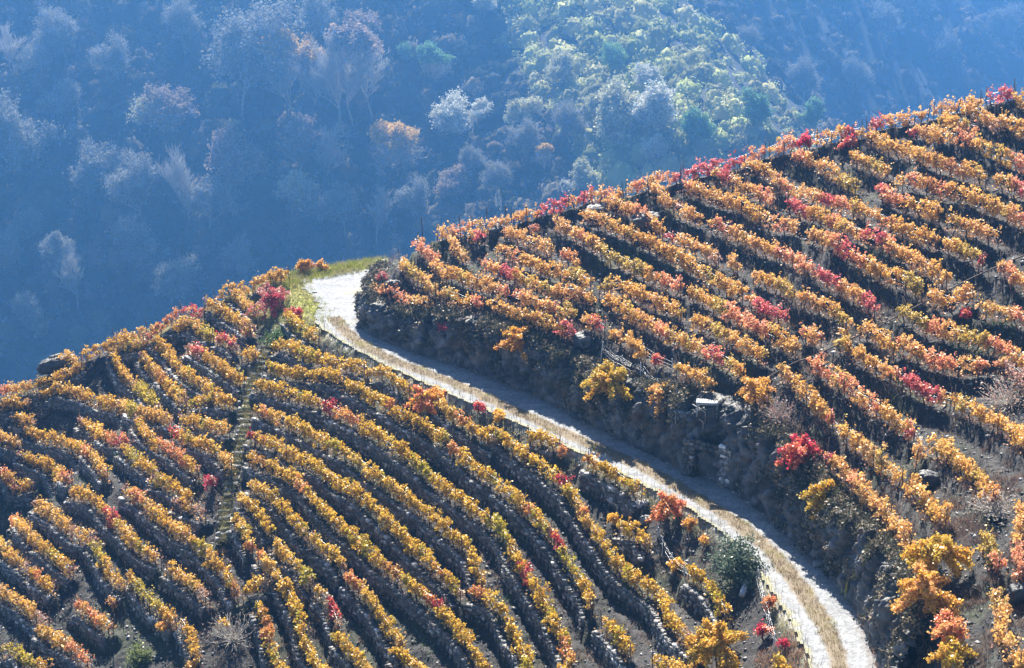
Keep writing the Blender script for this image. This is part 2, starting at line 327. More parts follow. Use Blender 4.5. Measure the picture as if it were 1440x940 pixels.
# single vines: where | tile x,y | size px | colours (inner, outer) | label
VINES = '''
T7 1000,705|24|g b|large golden vine hanging over the rock bank, leftmost of those above the road
T4 550,620|33|y g|big yellow-green vine sprawling on the bank top above the shaded track
T4 860,700|22|o g|orange vine hanging beside the bare wires, left of the stone hut
T4 820,505|9|r m|small bright red vine among the bare wires
T4 1370,670|22|g o|golden bushy vine just right of the stone hut by the rail track
T5 190,530|25|m r|magenta and red vine on the bank top above the lower road
T5 330,770|25|y g|yellow-olive vine sprawling on the rock bank below the magenta one
T6 950,270|36|y g|large yellow-topped vine above the rock bank at lower right
T6 900,500|40|o g|large orange vine sprawling over the bank, below the yellow-topped one
T6 1040,700|22|r o|coral red vine at the lower right bank
T6 1040,850|26|y g|yellow vine at the bottom edge, below the coral red one
T7 590,645|12|m m|small bare vine with a few bright pink leaves on the rock bank
T7 225,350|9|m s|dark crimson stem vine standing at the edge of the turning place
U3 1075,90|15|b g|ochre bushy vine on the skyline left of the turning place
U3 1165,95|9|b g|small ochre vine on the skyline, right of the bushy one
U3 880,280|26|s m|bare purplish vine thicket with magenta leaves left of the turning place
U3 1015,355|13|b m|dark russet vine at the plateau's left verge
U3 760,470|10|o s|small pale orange vine above the head of the stairway
U4 1085,235|22|r g|coral and ochre bushy vine at the road's lower edge
U6 175,90|11|g g|small golden vine between the road edge and the terraces
U6 60,45|9|r m|red vine climbing a stake at the road edge
U6 525,300|9|r o|small coral vine on the road verge
U6 1125,610|22|b r|russet red bushy vine at the road's lower edge
U6 810,675|9|g g|small golden vine on a terrace below the road
U6 1250,700|10|b g|ochre vine on a stake beside the road verge
U6 1320,800|8|g o|small golden vine above the evergreen bush
U7 1160,350|12|g g|golden vine tangled in the slack white wires
U7 1400,800|36|g y|large golden vine mound at the bottom edge left of the road
T6 -25,720|11|m r|crimson vine on the stony slope beside the lower road
T6 90,795|7|m m|tiny scarlet vine in the russet grass by the lower road
T6 70,910|14|y g|yellow vine at the bottom edge beside the road
T6 10,570|9|r b|coral red vine near the slack wires left of the lower road
U1 1190,820|14|m s|magenta vine left of the lower stairway
U2 640,560|9|g s|small ochre vine with bare canes in the lower left
U2 910,710|10|o g|small orange vine hanging below the yellow row, lower left
U2 1260,680|9|g y|small yellow vine above the bare thicket at the stairway foot
T5 1415,860|9|o g|small orange vine near the right edge above the corner vines
T1 200,430|10|m m|dark crimson vine beside a skyline stake
T1 450,440|13|m r|crimson vine just below the skyline stakes at right
T2 125,560|9|r s|coral vine beside the dark crest boulder at left
T4 570,360|8|g o|small golden vine between two plump short rows
T3 1110,560|10|m r|magenta vine hanging under the humped row beyond the rail track
'''
def parse(txt):
    out = []
    for ln in txt.strip().splitlines():
        a, lab, pts = ln.split('|'); tk = pts.split(); ox, oy = TILES[tk[0]]; P = []; C = []
        for t in tk[1:]:
            m = re.match(r'(-?\d+),(-?\d+)([a-z])', t); P.append((ox + int(m[1]) / 4, oy + int(m[2]) / 4)); C.append(m[3])
        out.append((a, lab, np.array(P), C))
    return out

# ---------------------------------------------------------------- object helpers
def link(o, parent=None):
    COL.objects.link(o)
    if parent is not None: o.parent = parent
    return o
def tag(o, label=None, cat=None, group=None, kind=None):
    if label: o['label'] = label
    if cat: o['category'] = cat
    if group: o['group'] = group
    if kind: o['kind'] = kind
    return o
def thing(name, label, cat, loc=(0, 0, 0), group=None, rz=0.0):
    o = bpy.data.objects.new(name, None); o.empty_display_size = 0.3; link(o); o.location = tuple(float(c) for c in loc); o.rotation_euler = (0, 0, rz)
    return tag(o, label, cat, group)
def mesh(name, V, F, mat, col=None, smooth=False):
    """V (n,3); F (m,k) index array or list of such arrays; col (n,3) per point"""
    if not isinstance(F, list): F = [F]
    F = [np.asarray(f) for f in F if len(f)]
    me = bpy.data.meshes.new(name); V = np.asarray(V, np.float32)
    me.vertices.add(len(V)); me.vertices.foreach_set('co', V.ravel())
    lv = np.concatenate([f.ravel() for f in F]).astype(np.int32)
    ls = np.concatenate([[f.shape[1]] * len(f) for f in F]); st = np.r_[0, np.cumsum(ls)[:-1]].astype(np.int32)
    me.loops.add(len(lv)); me.loops.foreach_set('vertex_index', lv)
    me.polygons.add(len(st)); me.polygons.foreach_set('loop_start', st)
    if smooth: me.polygons.foreach_set('use_smooth', np.ones(len(st), bool))
    me.update(calc_edges=True)
    if col is not None:
        a = me.color_attributes.new('col', 'FLOAT_COLOR', 'POINT')
        a.data.foreach_set('color', np.c_[np.clip(col, 0, 1), np.ones(len(V))].astype(np.float32).ravel())
    if mat: me.materials.append(mat)
    return me
def obj(name, me, parent=None, loc=None):
    o = bpy.data.objects.new(name, me); link(o, parent)
    if loc is not None: o.location = tuple(float(c) for c in loc)
    return o
def unit(v): return v / np.maximum(np.linalg.norm(v, axis=-1, keepdims=True), 1e-9)
def leaf_quads(C, size, nrm, aspect=1.0, fold=0.18):
    """one small folded leaf per centre"""
    n = len(C); a = unit(np.cross(nrm, rng.normal(size=(n, 3)))); b = np.cross(nrm, a)
    s = (size * np.ones(n))[:, None]
    V = np.stack([C - a * s * aspect, C - b * s + nrm * s * fold * 0, C + a * s * aspect, C + b * s], 1)
    V[:, 1] += nrm * s * fold; V[:, 3] += nrm * s * fold
    F = np.arange(4 * n).reshape(n, 4)
    return V.reshape(-1, 3), F
def tube(P, r, k=5, cap=True):
    P = np.asarray(P, float); r = np.broadcast_to(np.asarray(r, float), len(P)); n = len(P)
    T = unit(np.gradient(P, axis=0)); up = np.array([0, 0, 1.0]) if abs(T[0, 2]) < 0.9 else np.array([1.0, 0, 0])
    A = unit(np.cross(T, up)); B = np.cross(T, A); an = np.arange(k) * 2 * math.pi / k
    V = (P[:, None] + r[:, None, None] * (A[:, None] * np.cos(an)[None, :, None] + B[:, None] * np.sin(an)[None, :, None])).reshape(-1, 3)
    i, j = np.meshgrid(np.arange(n - 1), np.arange(k), indexing='ij'); j2 = (j + 1) % k
    F = np.stack([i * k + j, i * k + j2, (i + 1) * k + j2, (i + 1) * k + j], -1).reshape(-1, 4)
    if cap:
        V = np.vstack([V, P[-1]]); F2 = np.array([[(n - 1) * k + q, (n - 1) * k + (q + 1) % k, n * k] for q in range(k)])
        return V, F, F2
    return V, F, np.zeros((0, 3), int)
class MB:
    def __init__(s): s.V = []; s.Q = []; s.T = []; s.C = []; s.n = 0
    def add(s, V, Q=None, T=None, col=None):
        if Q is not None and len(Q): s.Q.append(np.asarray(Q) + s.n)
        if T is not None and len(T): s.T.append(np.asarray(T) + s.n)
        s.V.append(V); s.n += len(V)
        if col is not None: s.C.append(np.broadcast_to(col, (len(V), 3)))
    def tube(s, P, r, k=5, col=None):
        V, Q, T = tube(P, r, k); s.add(V, Q, T, col)
    def box(s, c, a, b, d, col=None, jit=0.0):
        """box with centre c and half axes a, b, d (vectors)"""
        c, a, b, d = map(np.asarray, (c, a, b, d))
        V = np.array([c + i * a + j * b + k * d for i in (-1, 1) for j in (-1, 1) for k in (-1, 1)], float)
        if jit: V += rng.normal(size=V.shape) * jit
        s.add(V, [[0, 1, 3, 2], [4, 6, 7, 5], [0, 4, 5, 1], [2, 3, 7, 6], [0, 2, 6, 4], [1, 5, 7, 3]], None, col)
    def mesh(s, name, mat, smooth=False):
        F = []
        if s.Q: F.append(np.vstack(s.Q))
        if s.T: F.append(np.vstack(s.T))
        return mesh(name, np.vstack(s.V), F, mat, np.vstack(s.C) if s.C else None, smooth)

# ---------------------------------------------------------------- materials
def mat(name):
    m = bpy.data.materials.new(name); m.use_nodes = True; nt = m.node_tree
    return m, nt.nodes, nt.links, nt.nodes['Principled BSDF']
def add_bump(n, l, p, scale, dist, detail=6, strength=1.0, kind='noise'):
    tc = n.new('ShaderNodeTexCoord')
    if kind == 'noise':
        t = n.new('ShaderNodeTexNoise'); t.inputs['Scale'].default_value = scale; t.inputs['Detail'].default_value = detail; h = t.outputs[0]
    else:
        t = n.new('ShaderNodeTexVoronoi'); t.inputs['Scale'].default_value = scale; h = t.outputs['Distance']
    l.new(tc.outputs['Object'], t.inputs['Vector'])
    b = n.new('ShaderNodeBump'); b.inputs['Distance'].default_value = dist; b.inputs['Strength'].default_value = strength
    l.new(h, b.inputs['Height']); l.new(b.outputs[0], p.inputs['Normal']); return t
def attr_mat(name, rough, bump=None, mottle=None):
    m, n, l, p = mat(name); a = n.new('ShaderNodeAttribute'); a.attribute_name = 'col'; out = a.outputs['Color']
    if mottle:
        tc = n.new('ShaderNodeTexCoord'); t = n.new('ShaderNodeTexNoise'); t.inputs['Scale'].default_value = mottle[0]; t.inputs['Detail'].default_value = 8
        l.new(tc.outputs['Object'], t.inputs['Vector'])
        r = n.new('ShaderNodeMapRange'); r.inputs[1].default_value = 0.3; r.inputs[2].default_value = 0.7; r.inputs[3].default_value = mottle[1]; r.inputs[4].default_value = mottle[2]
        l.new(t.outputs[0], r.inputs[0]); mx = n.new('ShaderNodeVectorMath'); mx.operation = 'SCALE'
        l.new(out, mx.inputs[0]); l.new(r.outputs[0], mx.inputs['Scale']); out = mx.outputs[0]
    l.new(out, p.inputs['Base Color']); p.inputs['Roughness'].default_value = rough
    if bump: add_bump(n, l, p, *bump)
    return m
def leaf_mat(name, trans=0.5, gloss=0.06):
    m, n, l, p = mat(name); n.remove(p); a = n.new('ShaderNodeAttribute'); a.attribute_name = 'col'
    d = n.new('ShaderNodeBsdfDiffuse'); t = n.new('ShaderNodeBsdfTranslucent'); g = n.new('ShaderNodeBsdfGlossy'); g.inputs['Roughness'].default_value = 0.45
    x = n.new('ShaderNodeMixShader'); x.inputs[0].default_value = trans; y = n.new('ShaderNodeMixShader'); y.inputs[0].default_value = gloss
    l.new(a.outputs['Color'], d.inputs[0]); l.new(a.outputs['Color'], t.inputs[0])
    l.new(d.outputs[0], x.inputs[1]); l.new(t.outputs[0], x.inputs[2]); l.new(x.outputs[0], y.inputs[1]); l.new(g.outputs[0], y.inputs[2])
    l.new(y.outputs[0], n['Material Output'].inputs[0]); return m
M_LEAF = leaf_mat('vine_leaves', 0.45, 0.05)
M_WEED = leaf_mat('dry_weeds', 0.35, 0.03)
M_WOODS = leaf_mat('far_foliage', 0.25, 0.0)
M_GROUND = attr_mat('slate_soil', 0.9, (3.0, 0.14, 8, 1.0), (2.2, 0.25, 1.35))
M_ROCK = attr_mat('schist_rock', 0.62, (4.0, 0.10, 9, 0.9), (1.6, 0.5, 1.5))
M_STONE = attr_mat('wall_stone', 0.6, (9.0, 0.03, 6, 0.8), (5.0, 0.7, 1.3))
M_ROAD = attr_mat('pale_gravel', 0.95, (14.0, 0.05, 8, 0.9), (9.0, 0.72, 1.2))
M_WOOD = attr_mat('weathered_wood', 0.8, None, (6.0, 0.7, 1.2))
def plain(name, c, rough=0.6, metal=0.0, bump=None):
    m, n, l, p = mat(name); p.inputs['Base Color'].default_value = (*c, 1); p.inputs['Roughness'].default_value = rough; p.inputs['Metallic'].default_value = metal
    if bump: add_bump(n, l, p, *bump)
    return m
M_BARK = plain('vine_bark', (0.045, 0.032, 0.026), 0.9, 0, (30.0, 0.02))
M_POST = plain('dark_stake', (0.09, 0.06, 0.05), 0.8, 0, (12.0, 0.02))
M_WIRE = plain('galvanised_wire', (0.45, 0.46, 0.48), 0.4, 0.7)
M_STEEL = plain('galvanised_steel', (0.42, 0.44, 0.46), 0.45, 0.6, (8.0, 0.01))
M_TWIG = plain('pale_twigs', (0.52, 0.49, 0.44), 0.9)
M_FARBARK = plain('pale_bark', (0.36, 0.34, 0.31), 0.9, 0, (2.0, 0.05))

# ---------------------------------------------------------------- near hill: base grid, crest, terraces
GX0, GX1, GY0, GY1, GS = -74.0, 62.0, 60.0, 222.0, 0.24
gx = np.arange(GX0, GX1, GS); gy = np.arange(GY0, GY1, GS); NX, NY = len(gx), len(gy)
XX, YY = np.meshgrid(gx, gy, indexing='ij')
cx, cy = gx[::3], gy[::3]
CB = base(*np.meshgrid(cx, cy, indexing='ij'))
def bil(A, X, Y, x, y):
    fx = np.clip((np.asarray(x) - X[0]) / (X[1] - X[0]), 0, len(X) - 1.001); fy = np.clip((np.asarray(y) - Y[0]) / (Y[1] - Y[0]), 0, len(Y) - 1.001)
    i = fx.astype(int); j = fy.astype(int); u = fx - i; v = fy - j
    return A[i, j] * (1 - u) * (1 - v) + A[i + 1, j] * u * (1 - v) + A[i, j + 1] * (1 - u) * v + A[i + 1, j + 1] * u * v
fbase = lambda x, y: bil(CB, cx, cy, x, y)
CREST_PX = [(-150,636),(-60,588),(0,558),(70,526),(110,514),(150,494),(220,458),(300,430),(360,404),(392,390),(440,380),(500,370),(550,363),(570,364),(585,352),
            (600,347),(650,332),(720,320),(800,294),(900,268),(960,255),(1040,240),(1120,218),(1200,197),(1300,169),(1360,152),(1440,140),(1520,124),(1600,108)]
cw, ch = surf_hit(smooth_line(CREST_PX, 8.0), fbase, 62, 221, 640)
cw = cw[np.argsort(cw[:, 0])]
crest_y = lambda x: np.interp(x, np.r_[-200, cw[:, 0], 200], np.r_[cw[0, 1], cw[:, 1], cw[-1, 1] - 40])
def near_fn(x, y):
    e = np.maximum(0, y - crest_y(x))
    return fbase(x, y) - 1.5 * e * e / (e + 0.3)
ROWLIST = parse(ROWS)
LIFT = dict(A=1.0, B=1.1, C=1.0); HUP = dict(A=0.16, B=0.34, C=0.28); THICK = dict(A=0.80, B=0.74, C=0.84)
for i, (a, lab, P, C) in enumerate(ROWLIST):
    s = np.r_[0, np.cumsum(np.linalg.norm(np.diff(P, axis=0), axis=1))]
    if a != 'A':
        d0 = P[0] - P[1]; d1 = P[-1] - P[-2]; st2 = lambda q: 296 < q[0] < 402 and 470 < q[1] < 775
        if not st2(P[0]): P = np.vstack([P[0] + d0 / np.linalg.norm(d0) * 7, P]); C = ['s' if a == 'C' else C[0]] + C
        if not st2(P[-1]): P = np.vstack([P, P[-1] + d1 / np.linalg.norm(d1) * 9]); C = C + ['s']
        s = np.r_[0, np.cumsum(np.linalg.norm(np.diff(P, axis=0), axis=1))]
    D = smooth_line(P, 3.0); sd = np.r_[0, np.cumsum(np.linalg.norm(np.diff(D, axis=0), axis=1))]; sd = sd / sd[-1] * s[-1]
    crest_ = a == 'A' and ('skyline' in lab or 'stretch on the middle' in lab or 'on the crest' in lab)
    w, h = surf_hit(D, near_fn, 62, 221, 640, 0.75 if crest_ else LIFT[a])
    code = [C[int(np.abs(s - t).argmin())] for t in sd]
    # light smoothing of the world line, then keep the height of the ground under it
    for _ in range(6):
        w[1:-1] = 0.25 * w[:-2] + 0.5 * w[1:-1] + 0.25 * w[2:]
    ROWLIST[i] = (a, lab, w, code)
Z = near_fn(XX, YY)
SD = np.full(Z.shape, 9.0); AD = np.full(Z.shape, 9.0); HU = np.zeros(Z.shape); WALLS = []
gz = lambda x, y: (np.array([fbase(x + .5, y) - fbase(x - .5, y), fbase(x, y + .5) - fbase(x, y - .5)]))
for a, lab, w, code in ROWLIST:
    q = smooth_line(w[:, :2], 0.9)
    for A0, B0 in zip(q[:-1], q[1:]):
        m = 1.7; i0, i1 = np.searchsorted(gx, [min(A0[0], B0[0]) - m, max(A0[0], B0[0]) + m]); j0, j1 = np.searchsorted(gy, [min(A0[1], B0[1]) - m, max(A0[1], B0[1]) + m])
        if i1 <= i0 or j1 <= j0: continue
        X = XX[i0:i1, j0:j1]; Y = YY[i0:i1, j0:j1]; D = B0 - A0; L2 = (D**2).sum()
        t = np.clip(((X - A0[0]) * D[0] + (Y - A0[1]) * D[1]) / L2, 0, 1); ex = X - A0[0] - t * D[0]; ey = Y - A0[1] - t * D[1]; d = np.hypot(ex, ey)
        mid = (A0 + B0) / 2; g = gz(mid[0], mid[1]); nrm = np.array([-D[1], D[0]]); nrm = nrm * (1 if nrm @ g > 0 else -1)
        s = np.where(ex * nrm[0] + ey * nrm[1] >= 0, 1, -1) * d
        k = d < AD[i0:i1, j0:j1]
        AD[i0:i1, j0:j1][k] = d[k]; SD[i0:i1, j0:j1][k] = s[k]; HU[i0:i1, j0:j1][k] = HUP[a]
def terrace(s, h):
    t = np.where(s > -0.5, h - 0.5 * np.clip(s, -0.5, 0.8), h + 0.25)
    t = t - (2 * h + 0.3) * sstep(-0.48, -0.62, s)
    return t * sstep(1.6, 0.75, np.abs(s))
lump = fbm(XX * 0.9, YY * 0.9, 0, 4, 5)
dRE, sRE, tRE = near_line(cx.repeat(len(cy)), np.tile(cy, len(cx)), RE); uRE = bil(np.where(sRE < 0, dRE, -dRE).reshape(len(cx), len(cy)), cx, cy, XX, YY)
dLE, sLE, tLE = near_line(cx.repeat(len(cy)), np.tile(cy, len(cx)), LE); uLE = bil(np.where(sLE > 0, dLE, -dLE).reshape(len(cx), len(cy)), cx, cy, XX, YY)
onroad = (uRE < 0.0) & (uLE < 0.0)
off = sstep(0.0, 0.8, np.maximum(uRE, uLE))
bankmask = sstep(-0.2, 0.1, uRE) * sstep(2.3, 1.7, uRE)
Z = Z + terrace(SD, HU) * off * (1 - bankmask) + off * (0.16 * lump + 0.13 * fbm(XX * 1.9, YY * 1.9, 0, 4, 9)) - 0.45 * bankmask * sstep(0, .6, uRE)
Zf = Z
zt = lambda x, y: bil(Zf, gx, gy, x, y)
# ground colour: dark schist soil, leaf litter, mossy grass on the verge
v1 = fbm(XX * 0.35, YY * 0.35, 0, 4, 21); v2 = fbm(XX * 2.3, YY * 2.3, 0, 3, 31); v3 = hash3(np.floor(XX / 0.3), np.floor(YY / 0.3), np.zeros_like(XX), 3)
soil = np.array([0.024, 0.023, 0.025]); pale = np.array([0.08, 0.074, 0.073]); moss = np.array([0.035, 0.05, 0.018]); grassc = np.array([0.30, 0.29, 0.06]); dust = np.array([0.50, 0.47, 0.43])
G = soil + (pale - soil) * (sstep(0.1, 0.6, v2) * 0.6)[..., None]
G = G + (moss - G) * (sstep(0.05, 0.4, v1) * 0.55)[..., None]
plateau = sstep(-9.0, -13.0, XX) * sstep(136, 143, YY)          # the sunny turning place
verge = sstep(0.7 + 2.5 * plateau, 0.2, uLE + v1 * (.5 + plateau)) * sstep(-0.7, 0.1, uLE + 0.6 * v2) * (0.25 + 0.75 * plateau)
verge = np.maximum(verge, plateau * sstep(3.6, 1.6, crest_y(XX) - YY + v2) * (XX > -19))
verge = np.maximum(verge, 0.55 * sstep(3.0, 1.0, crest_y(XX) - YY) * (XX < -18) * sstep(-0.1, 0.3, v1))
verge = np.maximum(verge, plateau * sstep(-2.3, -1.2, uLE + 0.9 * v2) * sstep(1.5, .5, uLE))
verge = verge * (uRE < 0)
G = G + (grassc - G) * np.clip(verge, 0, 1)[..., None]
rd = sstep(0.5, -0.2, np.maximum(uLE, uRE) + 0.2 * v2) * (1 - np.clip(verge, 0, 1))
G = G + (dust - G) * rd[..., None]
brush = sstep(84, 80, YY + XX * 0.2) * 0
idx = np.arange(NX * NY).reshape(NX, NY)
F = np.stack([idx[:-1, :-1], idx[1:, :-1], idx[1:, 1:], idx[:-1, 1:]], -1).reshape(-1, 4)
fy_ = YY[:-1, :-1].ravel(); fz_ = Z[:-1, :-1].ravel()
F = F[fz_ > -62]
me = mesh('terraced_hillside', np.stack([XX, YY, Z], -1).reshape(-1, 3), F, M_GROUND, G.reshape(-1, 3), True)
tag(obj('terraced_hillside', me), kind='structure')

# ---------------------------------------------------------------- the far side of the valley
def far_fn(x, y):
    x = np.asarray(x, float); y = np.asarray(y, float)
    n1 = fbm(x / 160, y / 215, 0, 3, 51) * 30; n2 = fbm(x / 46, y / 46, 0, 3, 61) * 9.5
    left = -270 + 0.80 * (y - 810 + 0.10 * x) + n1 - 1.3 * np.maximum(0, x - 48 + (y - 850) * 0.27 + n2)
    left = np.minimum(left, 70 + 0.05 * n1)
    xc = 98 - (y - 810) * 0.26 + n2 * 1.2; dx = x - xc
    zr = -158 + 0.21 * (y - 817) - 0.9 * np.maximum(0, 817 - y)
    spur = zr - np.where(dx > 0, 1.0 * dx * dx / (dx + 30), 0.62 * dx * dx / (np.abs(dx) + 40)) + n2 * 0.6
    spur = np.minimum(spur, 45.0)
    far = -440 + 0.95 * np.maximum(0, y - 1690 + 0.12 * x) + n1 * 1.2
    far = np.minimum(far, 60 + 0.05 * n1)
    floor = -321 - 105 * sstep(1150, 1500, y) + n2 * 0.3
    return np.maximum.reduce([left + n2 * 0.5, spur, far, floor])
fx = np.arange(-700, 1200, 9.0); fy = np.arange(40, 2500, 9.0); FX, FY = np.meshgrid(fx, fy, indexing='ij')
under = base(FX.ravel(), FY.ravel()).reshape(FX.shape) - 2.5
e_ = np.maximum(0, FY - crest_y(FX)); under = under - 1.5 * e_ - 1.5 * (e_ > 0)
under = np.where(FY > 330, -600, under) - 0.4 * np.maximum(0, np.abs(FX) - 60)
FZ = np.maximum(far_fn(FX, FY), under)
ii = np.arange(FX.size).reshape(FX.shape); FF = np.stack([ii[:-1, :-1], ii[1:, :-1], ii[1:, 1:], ii[:-1, 1:]], -1).reshape(-1, 4)
inn = ((FX > GX0 + 8) & (FX < GX1 - 8) & (FY > GY0 + 8) & (FY < 150))[:-1, :-1].ravel()
vv = fbm(FX / 25, FY / 25, 0, 3, 71)
GC = np.array([0.030, 0.034, 0.022]) * (1 + 0.5 * vv)[..., None]
tag(obj('valley_terrain', mesh('valley_terrain', np.stack([FX, FY, FZ], -1).reshape(-1, 3), FF[~inn], M_GROUND, GC.reshape(-1, 3), True)), kind='structure')

# ---------------------------------------------------------------- road surface
STRIP_PX = [(472,450),(482,463),(500,479),(530,497),(560,511),(640,541),(700,568),(800,613),(900,658),(960,690),(1040,740),(1100,795),(1150,865),(1178,930),(1190,1010)]
STRIP = smooth_line(plane_hit(STRIP_PX), 0.5); STRIP = np.vstack([STRIP, STRIP[-1] + (STRIP[-1] - STRIP[-2]) * 60])
rs = 0.14; rx = np.arange(-22, 22, rs); ry = np.arange(62, 162, rs); RX, RY = np.meshgrid(rx, ry, indexing='ij')
du = bil(uRE, gx, gy, RX, RY); dl = bil(uLE, gx, gy, RX, RY)
w2 = fbm(RX * 1.7, RY * 1.7, 0, 3, 41)
plr = sstep(-9.0, -13.0, RX) * sstep(139, 145, RY)
ins = (np.maximum(du, dl + 1.5 * plr) + (0.25 + .6 * plr) * w2 < 0.12) & (RY < crest_y(RX) - 0.3 - 1.9 * (RX < -9.5) - .4 * w2)
ds = np.full(RX.shape, 9.0); mk = ins.ravel(); a_, b_, c_ = near_line(RX.ravel()[mk], RY.ravel()[mk], STRIP); ds.ravel()[mk] = a_; ss_ = np.zeros(RX.shape); ss_.ravel()[mk] = b_
rut = 0.035 * np.exp(-((ds - 0.95) / 0.35)**2)
zr_ = 0.06 + 0.05 * sstep(0.6, 0.1, ds) - rut + 0.012 * fbm(RX * 5, RY * 5, 0, 2, 3) + 0.02 * w2
zr_ = np.maximum(zr_, bil(Zf, gx, gy, RX, RY) + 0.004)
grv = np.array([0.285, 0.295, 0.315]); tan = np.array([0.19, 0.15, 0.10])
RC = grv * (0.80 + 0.38 * (hash3(np.floor(RX / rs), np.floor(RY / rs), np.zeros_like(RX), 8) - .5) + 0.28 * fbm(RX * 0.6, RY * 2.4, 0, 4, 77) + 0.12 * np.sin(dl * 5 + 2 * w2) * plateau.mean())[..., None]
cm = sstep(0.66, 0.36, ds + 0.26 * w2)
RC = RC + (tan - RC) * cm[..., None]
ed = sstep(-0.35, 0.0, dl + 0.35 * w2) * 0.8
RC = RC + (np.array([0.27, 0.25, 0.12]) - RC) * ed[..., None]
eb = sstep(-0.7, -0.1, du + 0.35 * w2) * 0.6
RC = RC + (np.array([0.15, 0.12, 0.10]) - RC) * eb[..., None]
pt = sstep(0.25, 0.5, fbm(RX * 0.5, RY * 0.9, 0, 3, 91)) * (RY > 139) * 0.45
RC = RC + (np.array([0.40, 0.37, 0.17]) - RC) * pt[..., None]
ii = np.arange(RX.size).reshape(RX.shape); RF = np.stack([ii[:-1, :-1], ii[1:, :-1], ii[1:, 1:], ii[:-1, 1:]], -1)
ok = ins[:-1, :-1] & ins[1:, :-1] & ins[1:, 1:] & ins[:-1, 1:]
RF = RF[ok]; used = np.unique(RF); remap = np.full(RX.size, -1); remap[used] = np.arange(len(used))
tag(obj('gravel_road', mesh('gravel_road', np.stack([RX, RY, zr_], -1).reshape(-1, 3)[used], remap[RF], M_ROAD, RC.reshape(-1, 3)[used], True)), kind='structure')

# ---------------------------------------------------------------- rock bank above the road
RB = smooth_line(RE[1:-17], 0.08); RBk = len(RE)
seg = unit(np.gradient(RB, axis=0)); 
for _ in range(25): seg[1:-1] = unit(0.25 * seg[:-2] + 0.5 * seg[1:-1] + 0.25 * seg[2:])
nr = np.stack([seg[:, 1], -seg[:, 0]], 1)                       # towards the hill
TT = np.linspace(0, 1, 52); _, _, tt = near_line(RB[:, 0], RB[:, 1], RE); Hs = bankH(tt)
Sx, Tt = np.meshgrid(np.arange(len(RB)), TT, indexing='ij')
uu = -0.12 + 0.45 * Tt + 1.25 * Tt**4; zz = (Hs[:, None] + 0.1) * np.sin(Tt * math.pi / 2)**0.8 - 0.05
PB = np.stack([RB[:, 0:1] + nr[:, 0:1] * uu, RB[:, 1:2] + nr[:, 1:2] * uu, zz], -1).reshape(-1, 3)
st_ = np.repeat(np.arange(len(RB)) * 0.10, len(TT))
q = np.stack([st_ * 0.95 + PB[:, 2] * 0.30, PB[:, 2] * 0.62 - st_ * 0.22, np.zeros(len(PB))], 1)
c1, g1 = cells(q, 11); c2, g2 = cells(q * 2.6 + 5, 12); c3, g3 = cells(q * 6.3 + 9, 13)
amp = sstep(0, .12, Tt.ravel()) * sstep(1.0, 0.6, Tt.ravel()); TR = Tt.ravel()
wrp = fbm(st_ / 2.2, PB[:, 2] / 1.5, 0, 3, 88)
bd = 2.6 * (PB[:, 2] * 0.75 + st_ * 0.42 + 0.55 * wrp); lay = hash3(np.floor(bd), np.floor(st_ * .45 + wrp), np.zeros(len(PB)), 5); lf = bd - np.floor(bd)
bd2 = 8.5 * (PB[:, 2] * 0.8 + st_ * 0.38 + 0.5 * wrp); lay2 = hash3(np.floor(bd2), np.floor(st_ * 1.7 + 2 * wrp), np.zeros(len(PB)), 6)
tilt1 = (q[:, 0] % 1 - .5) * (hash3(np.floor(q[:, 0]), np.floor(q[:, 1]), np.zeros(len(PB)), 7) - .5)
dsp = (0.55 * (c1 - .5) + 0.30 * (lay - .5) + 0.13 * (lay2 - .5) - 0.14 * lf * (lay > .4) + 0.6 * tilt1 + 0.15 * (c2 - .5) + 0.06 * (c3 - .5) - 0.22 * sstep(.05, 0, g1) + 0.30 * fbm(st_ / 3.5, PB[:, 2] / 3, 0, 3, 8)) * amp + (0.16 * fbm(st_ * 1.6, TR * 6, 0, 4, 28) + .07 * (c3 - .5)) * sstep(1, .95, TR)
nb = np.repeat(np.c_[-nr, np.full(len(nr), 0.35)], len(TT), axis=0)
PB = PB + nb * dsp[:, None]
PB[:, 2] += 0.12 * (c1 - .5) * amp
rc = np.array([0.115, 0.115, 0.125]) * (0.25 + 0.8 * c1 + 0.5 * (lay - .3) + .35 * (lay2 - .5))[:, None] * (1 - 0.5 * sstep(.07, 0, g1))[:, None]
rc = rc * (1 - .6 * sstep(.45, .7, TR))[:, None]; br = sstep(0.1, 0.5, fbm(st_ / 2.5, PB[:, 2] / 1.2, 0, 3, 18)); rc = rc + (np.array([0.13, 0.085, 0.05]) - rc) * (br * 0.7)[:, None]  # rock colour painted darker towards the top, to subdue the sunlit upper faces
ii = np.arange(len(PB)).reshape(Sx.shape); BF = np.stack([ii[:-1, :-1], ii[:-1, 1:], ii[1:, 1:], ii[1:, :-1]], -1).reshape(-1, 4)
tag(obj('rock_bank', mesh('rock_bank', PB, BF, M_ROCK, rc)), kind='structure')

